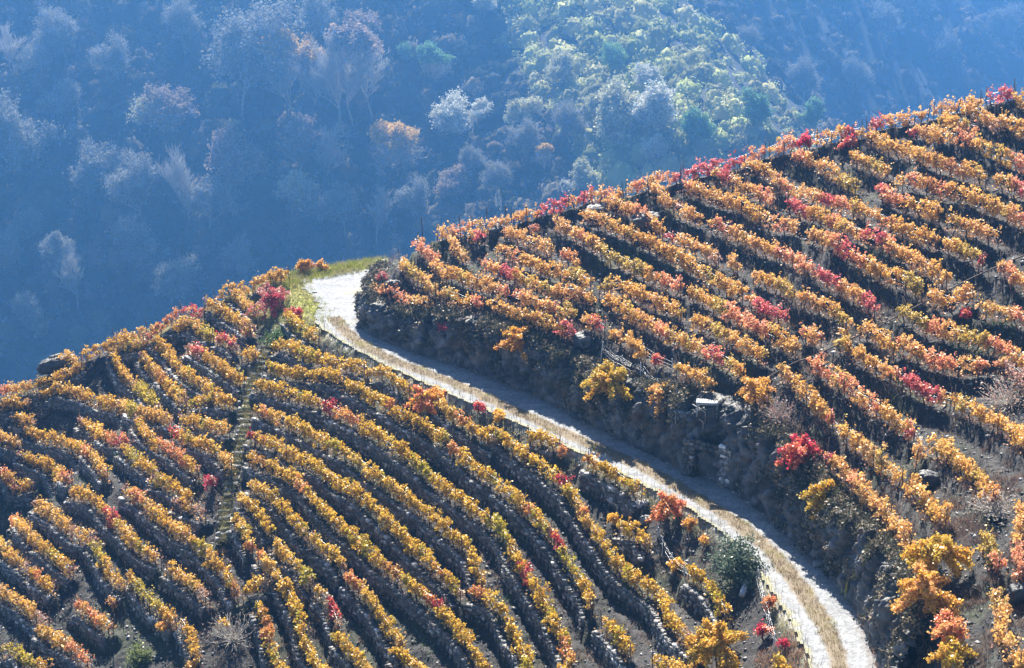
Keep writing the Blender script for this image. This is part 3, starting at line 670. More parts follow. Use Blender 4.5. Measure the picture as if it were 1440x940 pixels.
# ---------------------------------------------------------------- vine colours
PAL = dict(g=(0.74, 0.40, 0.045), y=(0.68, 0.46, 0.05), o=(0.84, 0.45, 0.14), b=(0.60, 0.26, 0.05), r=(0.80, 0.26, 0.13), m=(0.55, 0.05, 0.09), s=(0.55, 0.34, 0.26))
ALT = dict(g=(0.82, 0.52, 0.10), y=(0.48, 0.38, 0.06), o=(0.86, 0.52, 0.22), b=(0.62, 0.28, 0.08), r=(0.80, 0.32, 0.16), m=(0.70, 0.07, 0.13), s=(0.45, 0.20, 0.16))
def leaf_cols(codes, n):
    base_ = np.array([PAL[c] for c in codes]); alt = np.array([ALT[c] for c in codes])
    k = rng.random(n)[:, None]; c = base_ * (1 - k) + alt * k
    return c * (0.75 + 0.4 * rng.random(n))[:, None]
CW = dict(g='golden', y='yellow', o='orange', b='russet', r='coral red', m='crimson', s='sparse pink')
def colour_phrase(code):
    u = {c: code.count(c) for c in dict.fromkeys(code)}; top = sorted(u, key=lambda c: -u[c])
    top = [c for c in top if u[c] >= 0.2 * len(code)][:2]
    return ' and '.join(CW[c] for c in top)
# shared trunk, stake and wire meshes
TRUNKS = []
for v in range(9):
    b = MB(); hgt = 0.72 + 0.12 * rng.random(); P = np.cumsum(np.r_[[[0, 0, -0.1]], rng.normal(size=(5, 3)) * (.06, .06, 0) + (0, 0, hgt / 5)], axis=0)
    b.tube(P, np.linspace(0.055, 0.032, 6), 6)
    for sgn in (-1, 1):
        Q = P[-1] + np.cumsum(np.r_[[[0, 0, 0]], rng.normal(size=(4, 3)) * (.03, .05, .05) + (sgn * 0.13, 0, 0.045)], axis=0); b.tube(Q, np.linspace(0.028, 0.012, 5), 5)
        for _ in range(3):
            k = Q[rng.integers(1, 5)]; b.tube([k, k + (rng.normal() * .1, rng.normal() * .12, .3), k + (rng.normal() * .2, rng.normal() * .2, .5)], [.01, .008, .004], 4)
    TRUNKS.append(b.mesh('trunk', M_BARK, True))
POSTS = []
for v in range(3):
    b = MB(); hh = 1.75 + 0.15 * v; b.tube([(0, 0, -0.3), (0.01, 0, hh * .5), (0.0, 0.015, hh)], [0.032, 0.030, 0.026], 6)
    b.tube([(0.0, 0.012, hh - 0.03), (0, 0.015, hh + 0.03)], [0.034, 0.030], 6); POSTS.append(b.mesh('stake', M_POST, True))
def foliage_pts(w, code, thick, dens, shoots=1.0, droop=0.0):
    """clustered leaf centres along a world line"""
    s = np.r_[0, np.cumsum(np.linalg.norm(np.diff(w, axis=0), axis=1))]; L = s[-1]
    nc = max(4, int(L * 15)); cs = rng.random(nc) * L
    ctr = np.stack([np.interp(cs, s, w[:, k]) for k in range(3)], 1)
    tg = unit(np.stack([np.interp(cs + .2, s, w[:, k]) - np.interp(cs - .2, s, w[:, k]) for k in range(3)], 1) + 1e-6)
    side = np.stack([-tg[:, 1], tg[:, 0], np.zeros(nc)], 1)
    lum = 1 + 0.38 * noise(cs * 0.95, L, 0, 3) + 0.22 * noise(cs * 2.6, L, 0, 4)
    endt = np.clip(np.minimum(cs, L - cs) / 0.45, 0.35, 1)
    vert = rng.beta(1.25, 1.25, nc) - 0.5
    hv = thick * lum * endt
    ctr = ctr + side * (rng.normal(size=nc) * 0.15 * lum)[:, None]; ctr[:, 2] += vert * hv + 0.05 * noise(cs * .8, 7.7, L, 5)
    codes = np.array([code[int(min(len(code) - 1, max(0, (c + rng.normal() * 0.25) / max(L, .01) * (len(code) - 1) + .5)))] for c in cs])
    keep = np.array([0.30 if c == 's' else (0.85 if c in 'o' else 1.0) for c in codes]); 
    gapn = noise(cs * 0.55, L * 3.1, 1.5, 6); keep = keep * np.where(gapn < -0.42, 0.35, 1)
    nl = rng.poisson(dens * keep * (0.7 + 0.6 * rng.random(nc)))
    rep = np.repeat(np.arange(nc), nl); n = len(rep)
    C = ctr[rep] + rng.normal(size=(n, 3)) * (0.085, 0.085, 0.085)
    # shoots that stick up or hang
    ns = int(L * 3.0 * shoots)
    if ns:
        t0 = rng.random(ns) * L; P0 = np.stack([np.interp(t0, s, w[:, k]) for k in range(3)], 1); upw = rng.random(ns) < 0.6
        dv = rng.normal(size=(ns, 3)) * (.35, .35, .2) + np.where(upw, 1, -1)[:, None] * (0, 0, 1.0); ln = thick * (0.55 + 0.45 * rng.random(ns))
        k = rng.random((ns, 9)); P1 = (P0[:, None] + unit(dv)[:, None] * (ln[:, None] * k)[..., None] + rng.normal(size=(ns, 9, 3)) * .04).reshape(-1, 3)
        c1 = np.array([code[int(min(len(code) - 1, t / L * len(code)))] for t in t0]).repeat(9)
        kk = rng.random(len(c1)) < np.where(c1 == 's', 0.3, 0.9); C = np.vstack([C, P1[kk]]); codes = np.r_[codes[rep], c1[kk]]
    else: codes = codes[rep]
    u9 = rng.random(len(codes)); codes = codes.copy()
    ptch = noise(C[:, 0] * .9, C[:, 1] * .9, 0, 77)
    codes[(codes == 'r') & ((u9 < .35) | (ptch > .35))] = 'o'; codes[(codes == 'o') & (u9 > .50)] = 'g'; codes[(codes == 'm') & (u9 < .22)] = 'r'; codes[(codes == 'g') & (u9 < .12)] = 'b'; codes[(codes == 'g') & (ptch < -.5)] = 'y'
    nlow = int(L * 22); t0 = rng.random(nlow) * L; P0 = np.stack([np.interp(t0, s, w[:, k]) for k in range(3)], 1) + rng.normal(size=(nlow, 3)) * (.2, .2, .12) - (0, 0, thick * .55 + .12)
    C = np.vstack([C, P0]); codes = np.r_[codes, np.where(rng.random(nlow) < .55, 's', 'o')]
    return C, codes
def foliage_mesh(C, codes, size=0.064):
    n = len(C); nrm = unit(rng.normal(size=(n, 3)) + (0, -0.25, 0.55))
    V, F = leaf_quads(C, size * (0.65 + 0.7 * rng.random(n)), nrm, 1.0, 0.22)
    return V, F, np.repeat(leaf_cols(codes, n), 4, axis=0)
AREA = dict(A=(1.0, 1.0, 1.1), B=(.88, .98, .70), C=(.90, .94, .82))
def put_foliage(C, codes, parent, loc, size=0.064, area='A'):
    cold = np.isin(codes, ['m', 'r']); warm = ~cold
    V_ = [(warm, None), (cold, 'crimson and coral red leaves')] if cold.sum() > 30 and warm.sum() > 30 else [(np.ones(len(C), bool), None)]
    for msk, lb in V_:
        V, F, K = foliage_mesh(C[msk] - loc, codes[msk], size); K = K * AREA[area]; K = K * .84 + np.array((.82, .58, .36)) * .16 if area == 'A' else K; o = obj('foliage', mesh('foliage', V, F, M_LEAF, K), parent)
        if lb: o['label'] = lb
PREP = {'on', 'along', 'in', 'at', 'second', 'third', 'just', 'plunging', 'short', 'short,'}; COLW = set('golden yellow orange russet coral crimson magenta pink red ochre yellowing'.split())
for (a, where, w, code) in ROWLIST:
    if where.startswith(('short row', 'short golden', 'short orange', 'short steep', 'short thick', 'short russet', 'second row', 'second long row', 'short pale')): where = 'the ' + where
    L = np.linalg.norm(np.diff(w, axis=0), axis=1).sum(); m0 = w[len(w) // 2].copy(); m0[2] = zt(m0[0], m0[1])
    cw_ = colour_phrase(code); first = where.split()[0]
    if first in PREP: lab = cw_ + ' vine row ' + where
    elif re.search(r'\brow\b', where): lab = re.sub(r'\brow\b', 'vine row', where, count=1)
    else: lab = where if re.search(r'\bvines?\b', where) else 'vine row, ' + where
    if not COLW & set(re.split('[ ,-]', lab)) and len((cw_ + lab).split()) < 14: lab += ', ' + cw_
    if len(lab.split()) > 16: print('LONG', lab)
    ROOT = thing('vine_row', lab, 'vine row', m0, {'A': 'vine rows on the slope above the road', 'B': 'vine rows on the terraces below the road', 'C': 'vine rows left of the stone stairway'}[a])
    dens = {'A': 21, 'B': 24, 'C': 19}[a]; th = THICK[a] * (1.3 if a == 'A' and 'skyline' in where else 1.12 if 'lower right' in where or 'bank' in where else 1.0)
    code = [('r' if (c == 'm' and a == 'C' and i_ % 2) else c) for i_, c in enumerate(code)]; C, codes = foliage_pts(w, code, th, dens, {'A': 1.0, 'B': .5, 'C': 1.6}[a])
    put_foliage(C, codes, ROOT, m0, 0.064, a)
    s = np.r_[0, np.cumsum(np.linalg.norm(np.diff(w, axis=0), axis=1))]
    at = lambda t: np.array([np.interp(t, s, w[:, k]) for k in range(3)])
    nt = max(1, int(round(L / 1.15)))
    for k in range(nt):
        p = at((k + .5) / nt * L + rng.normal() * .12); z = float(zt(p[0], p[1])); d = at(min(L, (k + .5) / nt * L + .3)) - at(max(0, (k + .5) / nt * L - .3))
        o = obj('trunk', TRUNKS[rng.integers(9)], ROOT, (p[0] - m0[0], p[1] - m0[1], z - m0[2]))
        o.rotation_euler = (0, 0, math.atan2(d[1], d[0]) + rng.normal() * .2); o.scale = (1, 1, float(np.clip((p[2] - z) / 0.95, 0.5, 1.7)))
    npst = max(2, int(round(L / 4.2)) + 1)
    for k in range(npst):
        p = at(k / (npst - 1) * L); z = float(zt(p[0], p[1])); o = obj('stake', POSTS[rng.integers(3)], ROOT, (p[0] - m0[0], p[1] - m0[1], z - m0[2]))
        o.rotation_euler = (rng.normal() * .06, rng.normal() * .06, rng.random() * 6); o.scale = (1, 1, float(np.clip((p[2] - z) / 1.15, .75, 1.4)))
    for dz in (-0.22, 0.2):
        P = [at(t) + (0, 0, dz + 0.02 * math.sin(t)) - m0 for t in np.linspace(0, L, max(3, int(L / 1.5)))]
        V, Q, T = tube(P, 0.006, 3, False); obj('wire', mesh('wire', V, [Q], M_WIRE), ROOT)

# ---------------------------------------------------------------- dry stone walls under the terrace rows
def stones(P, ztop, zbot, nrm, cw=0.16, protr=0.0):
    """stacked stones along a line; P (n,2), ztop/zbot (n,), nrm (n,2) out of the wall"""
    s = np.r_[0, np.cumsum(np.linalg.norm(np.diff(P, axis=0), axis=1))]; L = s[-1]; Vs = []; Cs = []
    hmax = float((ztop - zbot).max()); nrow = max(2, int(hmax / cw))
    for r_ in range(nrow):
        t = -rng.random() * .2
        while t < L:
            ln = 0.16 + 0.34 * rng.random()**1.6; c = t + ln / 2; t += ln + .012
            if c > L or c < 0: continue
            x, y, n0, n1 = [np.interp(c, s, q_) for q_ in (P[:, 0], P[:, 1], nrm[:, 0], nrm[:, 1])]; zb, z1 = np.interp(c, s, zbot), np.interp(c, s, ztop)
            hh = (z1 - zb) / nrow; zc = zb + (r_ + .5) * hh
            n_ = unit(np.array([n0, n1, 0.0])); tg = np.array([-n_[1], n_[0], 0]); batter = -0.10 * (r_ / nrow)
            cc = np.array([x, y, zc]) + n_ * (batter + protr + rng.normal() * .03)
            a = tg * ln / 2 * .97; b = n_ * (0.13 + .03 * rng.random()); d = np.array([0, 0, hh / 2 * (0.86 + .2 * rng.random())]) + tg * rng.normal() * .02
            V = np.array([cc + i * a + j * b + k * d for i in (-1, 1) for j in (-1, 1) for k in (-1, 1)]) + rng.normal(size=(8, 3)) * .018
            Vs.append(V); g = rng.random(); col = np.array([.13, .13, .135]) * (0.45 + 1.1 * g**1.5) + (g > .93) * np.array([.2, .2, .2]) + (rng.random() < .2) * np.array([.05, .03, .01])
            Cs.append(np.tile(col, (8, 1)))
    if not Vs: return None
    n = len(Vs); q = np.array([[0, 1, 3, 2], [4, 6, 7, 5], [0, 4, 5, 1], [2, 3, 7, 6], [0, 2, 6, 4], [1, 5, 7, 3]])
    return np.vstack(Vs), (q[None] + 8 * np.arange(n)[:, None, None]).reshape(-1, 4), np.vstack(Cs)
for (a, where, w, code) in ROWLIST:
    if a == 'A': continue
    q = smooth_line(w[:, :2], 0.5); D = unit(np.gradient(q, axis=0)); n = np.stack([-D[:, 1], D[:, 0]], 1)
    g = gz(*q[len(q) // 2]); n = n * (-1 if n[len(n) // 2] @ g > 0 else 1)          # downhill
    P = q + n * 0.52; ok_ = (crest_y(P[:, 0]) - P[:, 1] > 1.2) & (np.array(fbase(P[:, 0], P[:, 1])) < -0.8)
    if ok_.sum() < 4: continue
    P = P[ok_]; nn = n[ok_]; qq = q[ok_]; top = fbase(qq[:, 0], qq[:, 1]) + HUP[a] + 0.02; bot = zt(P[:, 0] + nn[:, 0] * .32, P[:, 1] + nn[:, 1] * .32) - .15
    bot = np.minimum(bot, top - 0.5); top = top + 0.10 * noise(P[:, 0], P[:, 1], 0, 9)
    r_ = stones(P, top, bot, nn)
    if r_ is None: continue
    o = obj('dry_stone_wall', mesh('dry_stone_wall', r_[0], r_[1], M_STONE, r_[2])); tag(o, 'low schist wall below the ' + (where if where.split()[0] not in ('on', 'along', 'in', 'at', 'second', 'third', 'just', 'plunging', 'short,') else 'row ' + where), 'stone wall', 'dry stone terrace walls')

# ---------------------------------------------------------------- single vines
def lone_vine(c, rad, c1, c2, size=0.068):
    n_arm = max(5, int(rad * 20)); C = []; K = []
    for _ in range(n_arm):
        th = rng.random() * 2 * math.pi; el = rng.normal() * .6 + .15; d = np.array([math.cos(th) * math.cos(el), math.sin(th) * math.cos(el), math.sin(el)])
        ln = rad * (0.45 + 0.65 * rng.random()); nn = int(95 * ln / 0.6 * (0.7 + .6 * rng.random()))
        t = rng.random(nn)**.7; bend = np.array([0, 0, -0.35 * ln]); p = c + d * ln * t[:, None] + bend * (t**2)[:, None] + rng.normal(size=(nn, 3)) * 0.10
        C.append(p); K.append(np.where(rng.random(nn) < (0.75 if rng.random() < .65 else .2), c1, c2))
    return np.vstack(C), np.concatenate(K)
for ln in VINES.strip().splitlines():
    pos, rpx, cc, lab = ln.split('|'); tk, xy = pos.split(); x, y = map(int, xy.split(',')); ox, oy = TILES[tk]; px, py = ox + x / 4, oy + y / 4; rpx = float(rpx); c1, c2 = cc.split()
    h, ok_ = surf_hit([(px, py)], near_fn, 62, 221, 640, 0.22 + rpx / 22 * 0.55); h = h[0]; rad = rpx / FPX * np.linalg.norm(h - (0, 0, CAM_Z)); h = h + (np.array([0, 0, CAM_Z]) - h) / np.linalg.norm(h - (0, 0, CAM_Z)) * rad * (.9 if 'bank' in lab else .45); z = float(zt(h[0], h[1]))
    T_ = thing('grapevine', lab, 'vine', (h[0], h[1], z), 'single vines')
    loc = np.array([h[0], h[1], z]); C, K = lone_vine(h, rad * (1.3 if rpx > 20 else 1.05), c1, c2)
    if 's' in (c1, c2): k_ = rng.random(len(C)) < .45; C = C[k_]; K = K[k_]
    V, F, Kc = foliage_mesh(C - loc, K, 0.066); obj('foliage', mesh('foliage', V, F, M_LEAF, Kc), T_)
    b = MB(); hz = h[2] - z
    P = np.cumsum(np.r_[[[0, 0, -.15]], rng.normal(size=(5, 3)) * (.05, .05, 0) + (0, 0, (hz + .1) / 5)], axis=0); b.tube(P, np.linspace(.06, .03, 6), 6)
    obj('trunk', b.mesh('trunk', M_BARK, True), T_)
    b = MB()
    for _ in range(5 + int(rad * 6)):
        d = unit(rng.normal(size=3) * (1, 1, .6) + (0, 0, .2)); b.tube([P[-1], P[-1] + d * rad * .5, P[-1] + d * rad * .95 - (0, 0, rad * .25)], [.016, .011, .005], 4)
    obj('canes', b.mesh('canes', M_BARK), T_)

# ---------------------------------------------------------------- woodland on the far slopes
qx, qy = np.arange(-760, 1100, 5.0), np.arange(400, 2420, 5.0); QF = far_fn(*np.meshgrid(qx, qy, indexing='ij'))
ffar = lambda x, y: bil(QF, qx, qy, x, y)
def far_hit(P, lift=0.0): return surf_hit(P, ffar, 420, 2400, 660, lift)
nb_ = 8500; FP = np.c_[rng.random(nb_) * 1640 - 100, rng.random(nb_) * 640 - 60]
fh, fo = far_hit(FP)
fh = fh[fo]; fd = fh[:, 1]
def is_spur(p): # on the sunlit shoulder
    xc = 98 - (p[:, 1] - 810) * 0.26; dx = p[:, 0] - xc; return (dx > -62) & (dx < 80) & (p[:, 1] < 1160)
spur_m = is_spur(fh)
big = fd > 1450
rad = np.where(big, 6.5, 3.2) * (0.55 + rng.random(len(fh))**2.5 * 2.0)
K_ = 90
tpl = []
for v in range(6):
    n = K_; u_ = rng.normal(size=(n, 3)); u_[:, 2] = np.abs(u_[:, 2]) * 1.1 - .15; u_ = unit(u_); u_ *= (0.72 + 0.4 * rng.random(n))[:, None]
    for _ in range(4):
        d = unit(rng.normal(size=3)); u_ += d * (np.maximum(0, u_ @ d) > .5)[:, None] * .28
    tpl.append((u_ * (1, 1, .95), unit(u_ + rng.normal(size=(n, 3)) * .5)))
Vs, Ks, CF, CV, CK, nv = [], [], [], [], [], 0
for i in range(6):
    m = np.arange(len(fh)) % 6 == i; c = fh[m]; r_ = rad[m]; n = len(c); U, N_ = tpl[i]
    an = rng.random(n) * 6.28; ca, sa = np.cos(an)[:, None], np.sin(an)[:, None]
    rot = lambda A: np.stack([A[None, :, 0] * ca - A[None, :, 1] * sa, A[None, :, 0] * sa + A[None, :, 1] * ca, np.broadcast_to(A[None, :, 2], (n, len(A)))], -1)
    C = c[:, None] + rot(U) * r_[:, None, None] * (1, 1, 1.15) + (0, 0, 0.2) ; N2 = rot(N_)
    V, _ = leaf_quads(C.reshape(-1, 3), np.repeat(r_ * .075 + .10, K_) * (.6 + .8 * rng.random(n * K_)), N2.reshape(-1, 3), 1.0, .2); Vs.append(V)
    sp2 = spur_m[m]; t = rng.random(n)[:, None]
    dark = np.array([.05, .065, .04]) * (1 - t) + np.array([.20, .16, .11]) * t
    lit = np.array([.38, .42, .14]) * (1 - t) + np.array([.56, .52, .26]) * t  # sunlight on the shoulder is put into these brighter crown colours
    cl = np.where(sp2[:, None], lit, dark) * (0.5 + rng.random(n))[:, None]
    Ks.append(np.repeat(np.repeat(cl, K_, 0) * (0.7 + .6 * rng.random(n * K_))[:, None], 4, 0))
    # lumpy body of each crown
    a1, a2 = 11, 6; th, ph = np.meshgrid(np.arange(a1) * 2 * math.pi / a1, np.linspace(.12, 1.9, a2), indexing='ij'); B_ = np.stack([np.cos(th) * np.sin(ph), np.sin(th) * np.sin(ph), np.cos(ph)], -1).reshape(-1, 3)
    B_ = B_ * (.86 + .16 * noise(B_[:, 0] * 2.5 + i * 7, B_[:, 1] * 2.5, B_[:, 2] * 2.5, 7) + .10 * rng.normal(size=len(B_)))[:, None]
    p4, q4 = np.meshgrid(np.arange(a1), np.arange(a2 - 1), indexing='ij'); p5 = (p4 + 1) % a1; BFc = np.stack([p4 * a2 + q4, p4 * a2 + q4 + 1, p5 * a2 + q4 + 1, p5 * a2 + q4], -1).reshape(-1, 4)
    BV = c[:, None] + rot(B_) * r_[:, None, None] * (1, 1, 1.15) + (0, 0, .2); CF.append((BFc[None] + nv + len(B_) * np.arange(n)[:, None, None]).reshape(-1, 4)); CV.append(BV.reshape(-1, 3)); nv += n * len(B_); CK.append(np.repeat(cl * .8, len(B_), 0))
V = np.vstack(Vs); F_ = np.vstack(CF) + len(V)
tag(obj('woodland', mesh('woodland', np.vstack([V] + CV), [np.arange(len(V)).reshape(-1, 4), F_], M_WOODS, np.vstack(Ks + CK))), 'dense mixed scrub and woodland covering the far valley slopes in haze', 'woodland', kind='stuff')

# ---------------------------------------------------------------- trees one can tell apart across the valley
def branch_tree(h, kind, seed):
    """returns stem mesh builder, twig mesh builder (pale bare twigs), tip points; unit height h"""
    r2 = np.random.default_rng(seed); B1, B2 = MB(), MB(); tips = []
    def rn(*s): return r2.normal(size=s)
    def grow(p, d, ln, r, lv):
        n = 5; P = [p]
        for _ in range(n - 1):
            d = unit(d + rn(3) * .13 + np.array([0, 0, .06 if kind != 'spread' else .02])); P.append(P[-1] + d * ln / (n - 1))
        P = np.array(P); (B1 if lv < 2 else B2).tube(P, np.linspace(r, r * .45, n), 5 if lv < 2 else 3)
        if lv >= 4: tips.append(P[-1]); tips.append(P[2]); return
        kids = {0: 12, 1: 8, 2: 6, 3: 5}[lv]
        for k in range(kids):
            t = (.35 if lv == 0 else .25) + (.65 if lv == 0 else .75) * (k + r2.random()) / kids; q = P[0] + (P[-1] - P[0]) * t
            j = min(n - 2, int(t * (n - 1))); q = P[j] + (P[j + 1] - P[j]) * (t * (n - 1) - j)
            sp_a = {'round': .95, 'spread': 1.15, 'poplar': .42, 'cone': 1.2}[kind]
            ax = unit(np.cross(d, rn(3))); nd = unit(d * math.cos(sp_a) + ax * math.sin(sp_a) + np.array([0, 0, .25]))
            f = {'round': .62, 'spread': .68, 'poplar': .42, 'cone': .62 * (1.25 - t)}[kind] if lv == 0 else .55
            grow(q, nd, ln * f * (.75 + .4 * r2.random()), max(r * .45, .022), lv + 1)
    ln0 = h * {'round': .62, 'spread': .5, 'poplar': .92, 'cone': .95}[kind]
    grow(np.array([0, 0, -.5]), np.array([rn(1)[0] * .05, rn(1)[0] * .05, 1.0]), ln0, h * .015, 0)
    return B1, B2, np.array(tips)
TREEMESH = {}
def tree_meshes(key):
    if key in TREEMESH: return TREEMESH[key]
    kind, leafy, colk, seed = key; B1, B2, tips = branch_tree(12.0, kind, seed)
    st = B1.mesh('trunk', M_FARBARK); tw = B2.mesh('twigs', M_TWIG); lv = None
    if leafy > 0:
        c = {'pale': (.62, .60, .38), 'gold': (.80, .55, .16), 'green': (.25, .42, .18), 'white': (.75, .74, .62), 'rust': (.42, .32, .24), 'grey': (.30, .30, .27)}[colk]
        rr = np.random.default_rng(seed); tp = tips if leafy >= 1 else tips[tips[:, 2] > np.quantile(tips[:, 2], 1 - leafy)]
        n = 7 if leafy >= 1 else 5; C = (tp[:, None] + rr.normal(size=(len(tp), n, 3)) * .33).reshape(-1, 3)
        if len(C) > 9000: C = C[rr.permutation(len(C))[:9000]]
        V, F = leaf_quads(C, (.10 if colk == 'grey' else .17) + .10 * rr.random(len(C)), unit(rr.normal(size=C.shape) + (0, -.2, .7)), 1, .2)
        lv = mesh('leaves', V, F, M_WOODS, np.repeat(np.array(c) * (.6 + .7 * rr.random(len(C)))[:, None], 4, 0))
    TREEMESH[key] = (st, tw, lv); return TREEMESH[key]
# photo x of the foot, photo y of the foot, photo height, kind, leaves, colour, label
TREES = [
 (255,210,84,'round',1,'rust','brownish domed tree in the upper left woodland, left of the tall wide one'),
 (170,130,70,'round',1,'grey','grey round crowned tree right of the pale bare one, top left'),
 (85,180,70,'spread',1,'grey','grey spreading tree between the left edge tree and the top left pair'),
 (210,200,64,'cone',1,'pale','small pale cone shaped tree in the upper left woodland'),
 (260,80,70,'round',1,'grey','grey tree at the top left, under the frame edge'),
 (440,70,76,'round',1,'grey','grey round tree near the top, above the yellow-tipped poplars'),
 (520,70,60,'spread',1,'rust','small brown tree near the top, above the poplar clump'),
 (190,400,84,'round',1,'grey','broad grey tree low in the valley, left of centre'),
 (90,400,70,'cone',1,'grey','grey pointed tree low in the valley near the left edge'),
 (330,410,70,'round',1,'grey','grey tree just above the left skyline, below the domed brown one'),
 (590,320,64,'round',1,'grey','grey tree between the turning place and the upper vine crest'),
 (640,290,60,'spread',1,'rust','brown spreading tree above the left end of the upper skyline'),
 (700,280,56,'round',1,'grey','grey round tree above the upper skyline, left of the pale twiggy pair'),
 (800,215,64,'round',1,'grey','grey round tree left of the broad pale leafy one'),
 (790,130,50,'round',1,'pale','small pale tree at the shaded edge of the sunlit shoulder'),
 (870,110,48,'round',1,'green','light green tree high on the sunlit shoulder'),
 (1130,150,60,'round',1,'grey','faint rounded tree on the far hill just right of the shoulder'),
 (1200,140,56,'round',1,'grey','faint tree on the far hill above the conifer'),
 (1400,70,60,'round',1,'grey','faint round tree at the right edge of the far hill'),
 (10,400,64,'round',1,'grey','grey round crown cut by the left edge, low in the valley'),
 (22,118,62,'poplar',0,'','bare leaning pale trunk near the upper left corner'),
 (95,92,78,'round',1,'grey','pale bare round tree near the top left'),
 (60,120,60,'cone',1,'grey','narrow bare tree beside the leaning pale trunk'),
 (35,262,118,'round',1,'grey','large bare round tree at the left edge'),
 (150,285,90,'spread',1,'grey','bare spreading tree with forked top, left of the valley'),
 (200,320,92,'round',1,'grey','broad bare tree right of the forked one'),
 (120,290,60,'round',1,'grey','small bare tree between the left edge tree and the forked one'),
 (340,165,155,'round',1,'grey','tall wide bare tree in the upper left woodland'),
 (375,120,90,'round',1,'grey','bare tree just behind the tall wide one'),
 (342,270,96,'spread',1,'rust','rust-brown domed tree left of centre of the valley'),
 (295,345,85,'cone',1,'grey','thin bare tree below the domed brown one'),
 (270,330,90,'poplar',0,'','slender bare sapling beside the thin bare tree'),
 (410,185,100,'poplar',.15,'gold','bare tree with yellow tips left of the poplar clump'),
 (440,178,84,'poplar',.1,'gold','slim bare tree left of the poplar clump'),
 (480,192,110,'poplar',0,'','leftmost tall bare poplar of the clump'),
 (500,188,112,'poplar',.1,'rust','second tall bare poplar of the clump'),
 (525,180,108,'poplar',.1,'rust','rightmost tall bare poplar of the clump'),
 (425,262,75,'poplar',1,'rust','narrow brownish tree above the pale cone tree'),
 (410,320,75,'cone',1,'pale','pale cone shaped tree in the left of the valley'),
 (463,275,84,'poplar',0,'','slender bare tree right of the narrow brownish one'),
 (487,345,82,'cone',1,'grey','bare pointed tree above the turning place'),
 (530,350,70,'poplar',0,'','thin bare tree just above the turning place'),
 (560,252,92,'spread',.22,'gold','bare tree with orange leaves at its top'),
 (570,100,34,'round',1,'green','small green-topped tree in the upper middle'),
 (612,128,62,'round',.3,'green','green-topped tree with bare lower branches, upper middle'),
 (630,215,76,'round',1,'white','pale whitish leafy tree in the middle of the valley'),
 (675,190,44,'round',.5,'white','small pale tree right of the whitish leafy one'),
 (660,255,50,'round',1,'grey','bare tree below the whitish leafy tree'),
 (733,185,56,'spread',1,'pale','pale tree with a yellow crown, right of centre'),
 (745,235,60,'round',1,'grey','bare tree beneath the yellow crowned one'),
 (765,245,38,'round',.15,'gold','small bare tree with a tan tip above the ridge'),
 (680,30,40,'round',1,'white','whitish tree at the top edge, middle'),
 (865,205,92,'spread',1,'pale','broad pale leafy tree left of the sunlit shoulder'),
 (910,210,88,'round',1,'white','round pale leafy tree on the sunlit shoulder'),
 (915,138,44,'round',1,'white','white-topped tree on the sunlit shoulder'),
 (840,190,50,'round',.6,'pale','small pale tree left of the broad leafy one'),
 (825,275,48,'round',1,'pale','pale tree just above the crimson crest vines, left'),
 (805,285,30,'round',1,'white','small pale shrubby tree touching the ridge'),
 (925,255,55,'round',.6,'white','pale twiggy tree just above the crimson crest vines, right'),
 (975,215,60,'round',1,'green','pale green tree low on the sunlit shoulder'),
 (1072,205,56,'poplar',1,'green','columnar green tree at the tip of the sunlit shoulder'),
 (1143,200,46,'poplar',1,'green','lone small green tree behind the crest at right'),
 (110,440,62,'poplar',0,'','dim bare tree low in the valley at left'),
 (240,440,78,'round',1,'grey','broad dim bare tree above the left skyline'),
 (40,480,60,'round',1,'grey','dim bare tree at the lower left of the valley'),
 (40,360,60,'round',1,'grey','dim round bare tree at the left edge, mid height'),
 (1240,70,60,'round',1,'grey','faint bare tree on the far hill at upper right'),
 (1330,110,56,'round',1,'grey','faint round tree on the far hill near the right edge'),
 (1290,40,48,'round',1,'grey','faint tree at the top of the far hill, right'),
 (1050,80,44,'round',1,'grey','faint tree on the far hill left side'),
]
for i, (px, py, ph, kind, leafy, colk, lab) in enumerate(TREES):
    p, ok_ = far_hit([(px, py)]); p = p[0]; hgt = ph / FPX * np.linalg.norm(p - (0, 0, CAM_Z)) * 1.05
    st, tw, lv = tree_meshes((kind, leafy, colk, 100 + (i * 7) % 3))
    T_ = thing('tree', lab, 'tree', p, 'trees across the valley', rng.random() * 6); sc = hgt / {'round': 12.6, 'spread': 11.5, 'poplar': 13.5, 'cone': 12.5}[kind]
    wd = {'poplar': 1.25}.get(kind, 1.0); T_.scale = (sc * wd, sc * wd, sc)
    obj('trunk', st, T_); c_ = obj('crown', tw, T_)
    if lv: obj('leaves', lv, c_)

